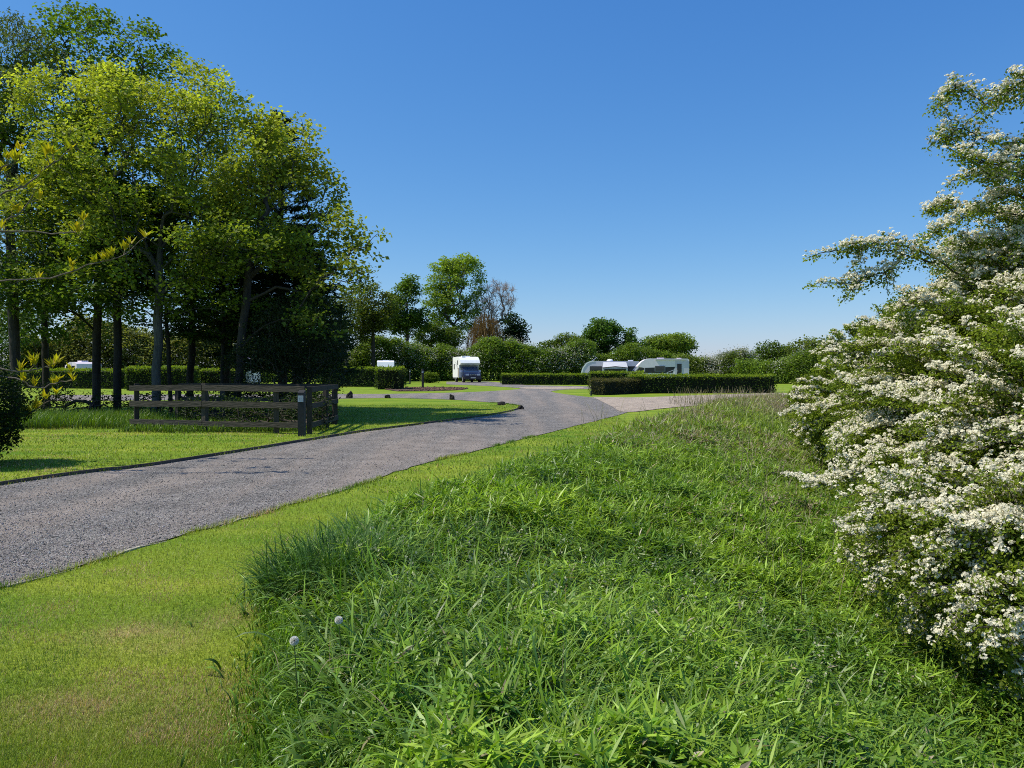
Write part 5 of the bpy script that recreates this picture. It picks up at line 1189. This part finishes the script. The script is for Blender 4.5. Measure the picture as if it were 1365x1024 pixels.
def long_motorhome():
    d = 74.0; root = empty('motorhome', (X(886, d), d, 0), math.radians(-4)); tag(root, 'long low profile motorhome with raked blue windscreen behind the long clipped hedge', 'motorhome')
    body = [(-2.6, 1.75), (-2.2, 2.2), (-1.85, 2.42), (-1.3, 2.52), (2.15, 2.50), (2.32, 2.40), (2.32, .5), (-1.9, .5), (-1.9, 1.6)]
    g = Geo(); prism(g, body, 0, 2.15, (.8, .8, .8)); bd = g.build('coach_body', M_SHADEW, root)
    cab = [(-4.0, .5), (-4.05, .85), (-3.7, 1.05), (-3.1, 1.15), (-2.47, 1.85), (-1.91, 1.72), (-1.91, .5)]
    g = Geo(); prism(g, cab, .08, 2.07, (.8, .8, .8)); cb = g.build('cab', M_SHADEW, root)
    a = np.array((-3.07, 1.2)); b = np.array((-2.52, 1.81)); off = np.array((-.012, .010))
    g = Geo(); g.add([(*(a + off)[:1], .2, (a + off)[1]), (*(b + off)[:1], .25, (b + off)[1]), (*(b + off)[:1], 1.9, (b + off)[1]), (*(a + off)[:1], 1.95, (a + off)[1])], np.array([[0, 1, 2, 3]]), (.02, .05, .1)); g.build('windscreen', M_GLASSB, cb)
    g = Geo(); prism(g, [(-2.85, 1.2), (-2.42, 1.66), (-1.95, 1.62), (-1.95, 1.2)], .066, .078, (.02, .02, .02)); g.build('side_window', M_GLASS, cb)
    g = Geo(); prism(g, [(-1.88, 1.12), (.75, 1.12), (1.0, 1.72), (-1.88, 1.62)], -.008, .012, (.03, .03, .03)); g.build('side_panel', M_DARK, bd)
    for x0, x1, z0, z1 in ((-.95, .05, 1.28, 1.82),):
        g = Geo(); box(g, x0, x1, -.03, .0, z0, z1); f = g.build('window', M_GREYP, root)
        g = Geo(); box(g, x0 + .05, x1 - .05, -.036, -.031, z0 + .05, z1 - .05); g.build('pane', M_GLASS, f)
    g = Geo(); box(g, .98, 2.30, -.012, .012, .52, 2.32); g.build('rear_panel', M_SILVER, bd)
    g = Geo(); box(g, 1.18, 1.60, -.045, -.014, .7, 2.0); dr = g.build('entrance_door', M_DARK, root)
    g = Geo(); box(g, 1.22, 1.26, -.06, -.046, 1.25, 1.4); g.build('handle', M_RIM, dr)
    g = Geo(); beam(g, (.2, -.005, 1.15), (.95, -.005, 1.45), .012, .05, (.6, .6, .6)); g.build('side_stripe', M_SILVER, bd)
    g = Geo(); box(g, -.9, 2.1, -.09, .05, 2.39, 2.505); g.build('awning_cassette', M_SILVER, root)
    g = Geo(); box(g, -.6, .0, .7, 1.3, 2.50, 2.60); g.build('roof_vent', M_SHADEW, root)
    g = Geo(); box(g, 1.3, 1.7, .8, 1.2, 2.495, 2.58); g.build('roof_vent', M_SHADEW, root)
    for y in (.12, 2.03):
        for xx in (-3.2, 1.0):
            t = Geo(); cyl(t, (xx, y - .12, .34), (xx, y + .12, .34), .34, (.02, .02, .02), 20); w = t.build('wheel', M_TYRE, root)
            t = Geo(); yo = y + (-.125 if y < 1 else .125); cyl(t, (xx, yo - .01, .34), (xx, yo + .01, .34), .2, (.4, .4, .4), 16); t.build('rim', M_RIM, w)
    g = Geo(); box(g, -3.0, -2.9, -.16, .07, 1.15, 1.4); g.build('wing_mirror', M_DARK, cb)
long_motorhome()
def plain_caravan(px, d, ang, L, label, H=2.5):
    root = empty('touring_caravan', (X(px, d), d, 0), math.radians(ang)); tag(root, label, 'caravan')
    s = [(-L / 2, .5), (-L / 2 - .05, 1.0), (-L / 2 + .15, 1.8), (-L / 2 + .5, H - .12), (-L / 2 + .9, H), (L / 2 - .4, H), (L / 2 - .05, H - .15), (L / 2, .5)]
    g = Geo(); prism(g, s, 0, 2.2, (.8, .8, .8)); bd = g.build('body', M_SHADEW, root)
    for x0, x1 in ((-L * .33, -L * .1), (L * .12, L * .36)):
        g = Geo(); box(g, x0, x1, -.02, .01, 1.25, 1.8); f = g.build('window', M_DARK, root)
        g = Geo(); box(g, x0 + .05, x1 - .05, -.026, -.021, 1.3, 1.75); g.build('pane', M_GLASS, f)
    g = Geo(); box(g, -L * .04, L * .08, -.015, .01, .55, 2.1); g.build('door', M_SILVER, root)
    g = Geo(); box(g, -.3, .3, .8, 1.4, H + .002, H + .12); g.build('roof_vent', M_SHADEW, root)
    for y in (.12, 2.08):
        t = Geo(); cyl(t, (.2, y - .11, .33), (.2, y + .11, .33), .33, (.02, .02, .02), 20); w = t.build('wheel', M_TYRE, root)
        t = Geo(); yo = y + (-.115 if y < 1 else .115); cyl(t, (.2, yo - .01, .33), (.2, yo + .01, .33), .2, (.4, .4, .4), 16); t.build('rim', M_RIM, w)
plain_caravan(94, 66, -30, 1.9, 'white caravan of which only the roof shows above the hedge at the left', 2.12)
plain_caravan(331, 60, 20, 1.8, 'white caravan glimpsed behind the dark trunks and pine', 2.35)

# ------------------------------------------------------------------ light, sky, camera
SUN_EL, SUN_AZ = math.radians(55), math.radians(-94)     # azimuth measured from +y towards +x
sd = Vector((math.sin(SUN_AZ) * math.cos(SUN_EL), math.cos(SUN_AZ) * math.cos(SUN_EL), math.sin(SUN_EL)))
L_ = bpy.data.lights.new('sun', 'SUN'); L_.energy = 5.0; L_.angle = math.radians(.53); L_.color = (1.0, .945, .82)
so = bpy.data.objects.new('sun', L_); COL.objects.link(so); so.rotation_euler = (-sd).to_track_quat('-Z', 'Y').to_euler(); so.location = (-40, -10, 60)
wd = bpy.data.worlds.new('World'); SC.world = wd; wd.use_nodes = True; nt = wd.node_tree
bg = nt.nodes['Background']; sky = nt.nodes.new('ShaderNodeTexSky'); sky.sky_type = 'NISHITA'; sky.sun_disc = False
sky.sun_elevation = SUN_EL; sky.sun_rotation = SUN_AZ; sky.altitude = 0; sky.air_density = 1.0; sky.dust_density = .25; sky.ozone_density = 3.2
# clear deep blue of a spring sky: per-channel curve on the sky radiance
SK = .105
mul = nt.nodes.new('ShaderNodeVectorMath'); mul.operation = 'SCALE'; mul.inputs['Scale'].default_value = SK; nt.links.new(sky.outputs[0], mul.inputs[0])
sep = nt.nodes.new('ShaderNodeSeparateXYZ'); nt.links.new(mul.outputs[0], sep.inputs[0]); cmb = nt.nodes.new('ShaderNodeCombineXYZ')
for i, (p, a) in enumerate(((1.256, .955), (.871, .911), (.537, 1.037))):
    pw = nt.nodes.new('ShaderNodeMath'); pw.operation = 'POWER'; pw.inputs[1].default_value = p; nt.links.new(sep.outputs[i], pw.inputs[0])
    m2 = nt.nodes.new('ShaderNodeMath'); m2.operation = 'MULTIPLY'; m2.inputs[1].default_value = a / SK; nt.links.new(pw.outputs[0], m2.inputs[0]); nt.links.new(m2.outputs[0], cmb.inputs[i])
nt.links.new(cmb.outputs[0], bg.inputs[0]); bg.inputs[1].default_value = SK

cam = bpy.data.cameras.new('camera'); cam.sensor_width = 36; cam.lens = 36 * F / 1365; cam.clip_end = 20000; cam.clip_start = .05
co = bpy.data.objects.new('camera', cam); COL.objects.link(co); co.location = (0, 0, EYE)
co.rotation_euler = (math.radians(90) - math.atan((512 - HOR) / F), 0, 0); SC.camera = co
SC.view_settings.view_transform = 'Standard'; SC.view_settings.look = 'None'; SC.view_settings.exposure = 0; SC.view_settings.gamma = 1
SC.cycles.max_bounces = 8; SC.cycles.transparent_max_bounces = 4; SC.cycles.use_denoising = False; SC.cycles.filter_width = 1.0
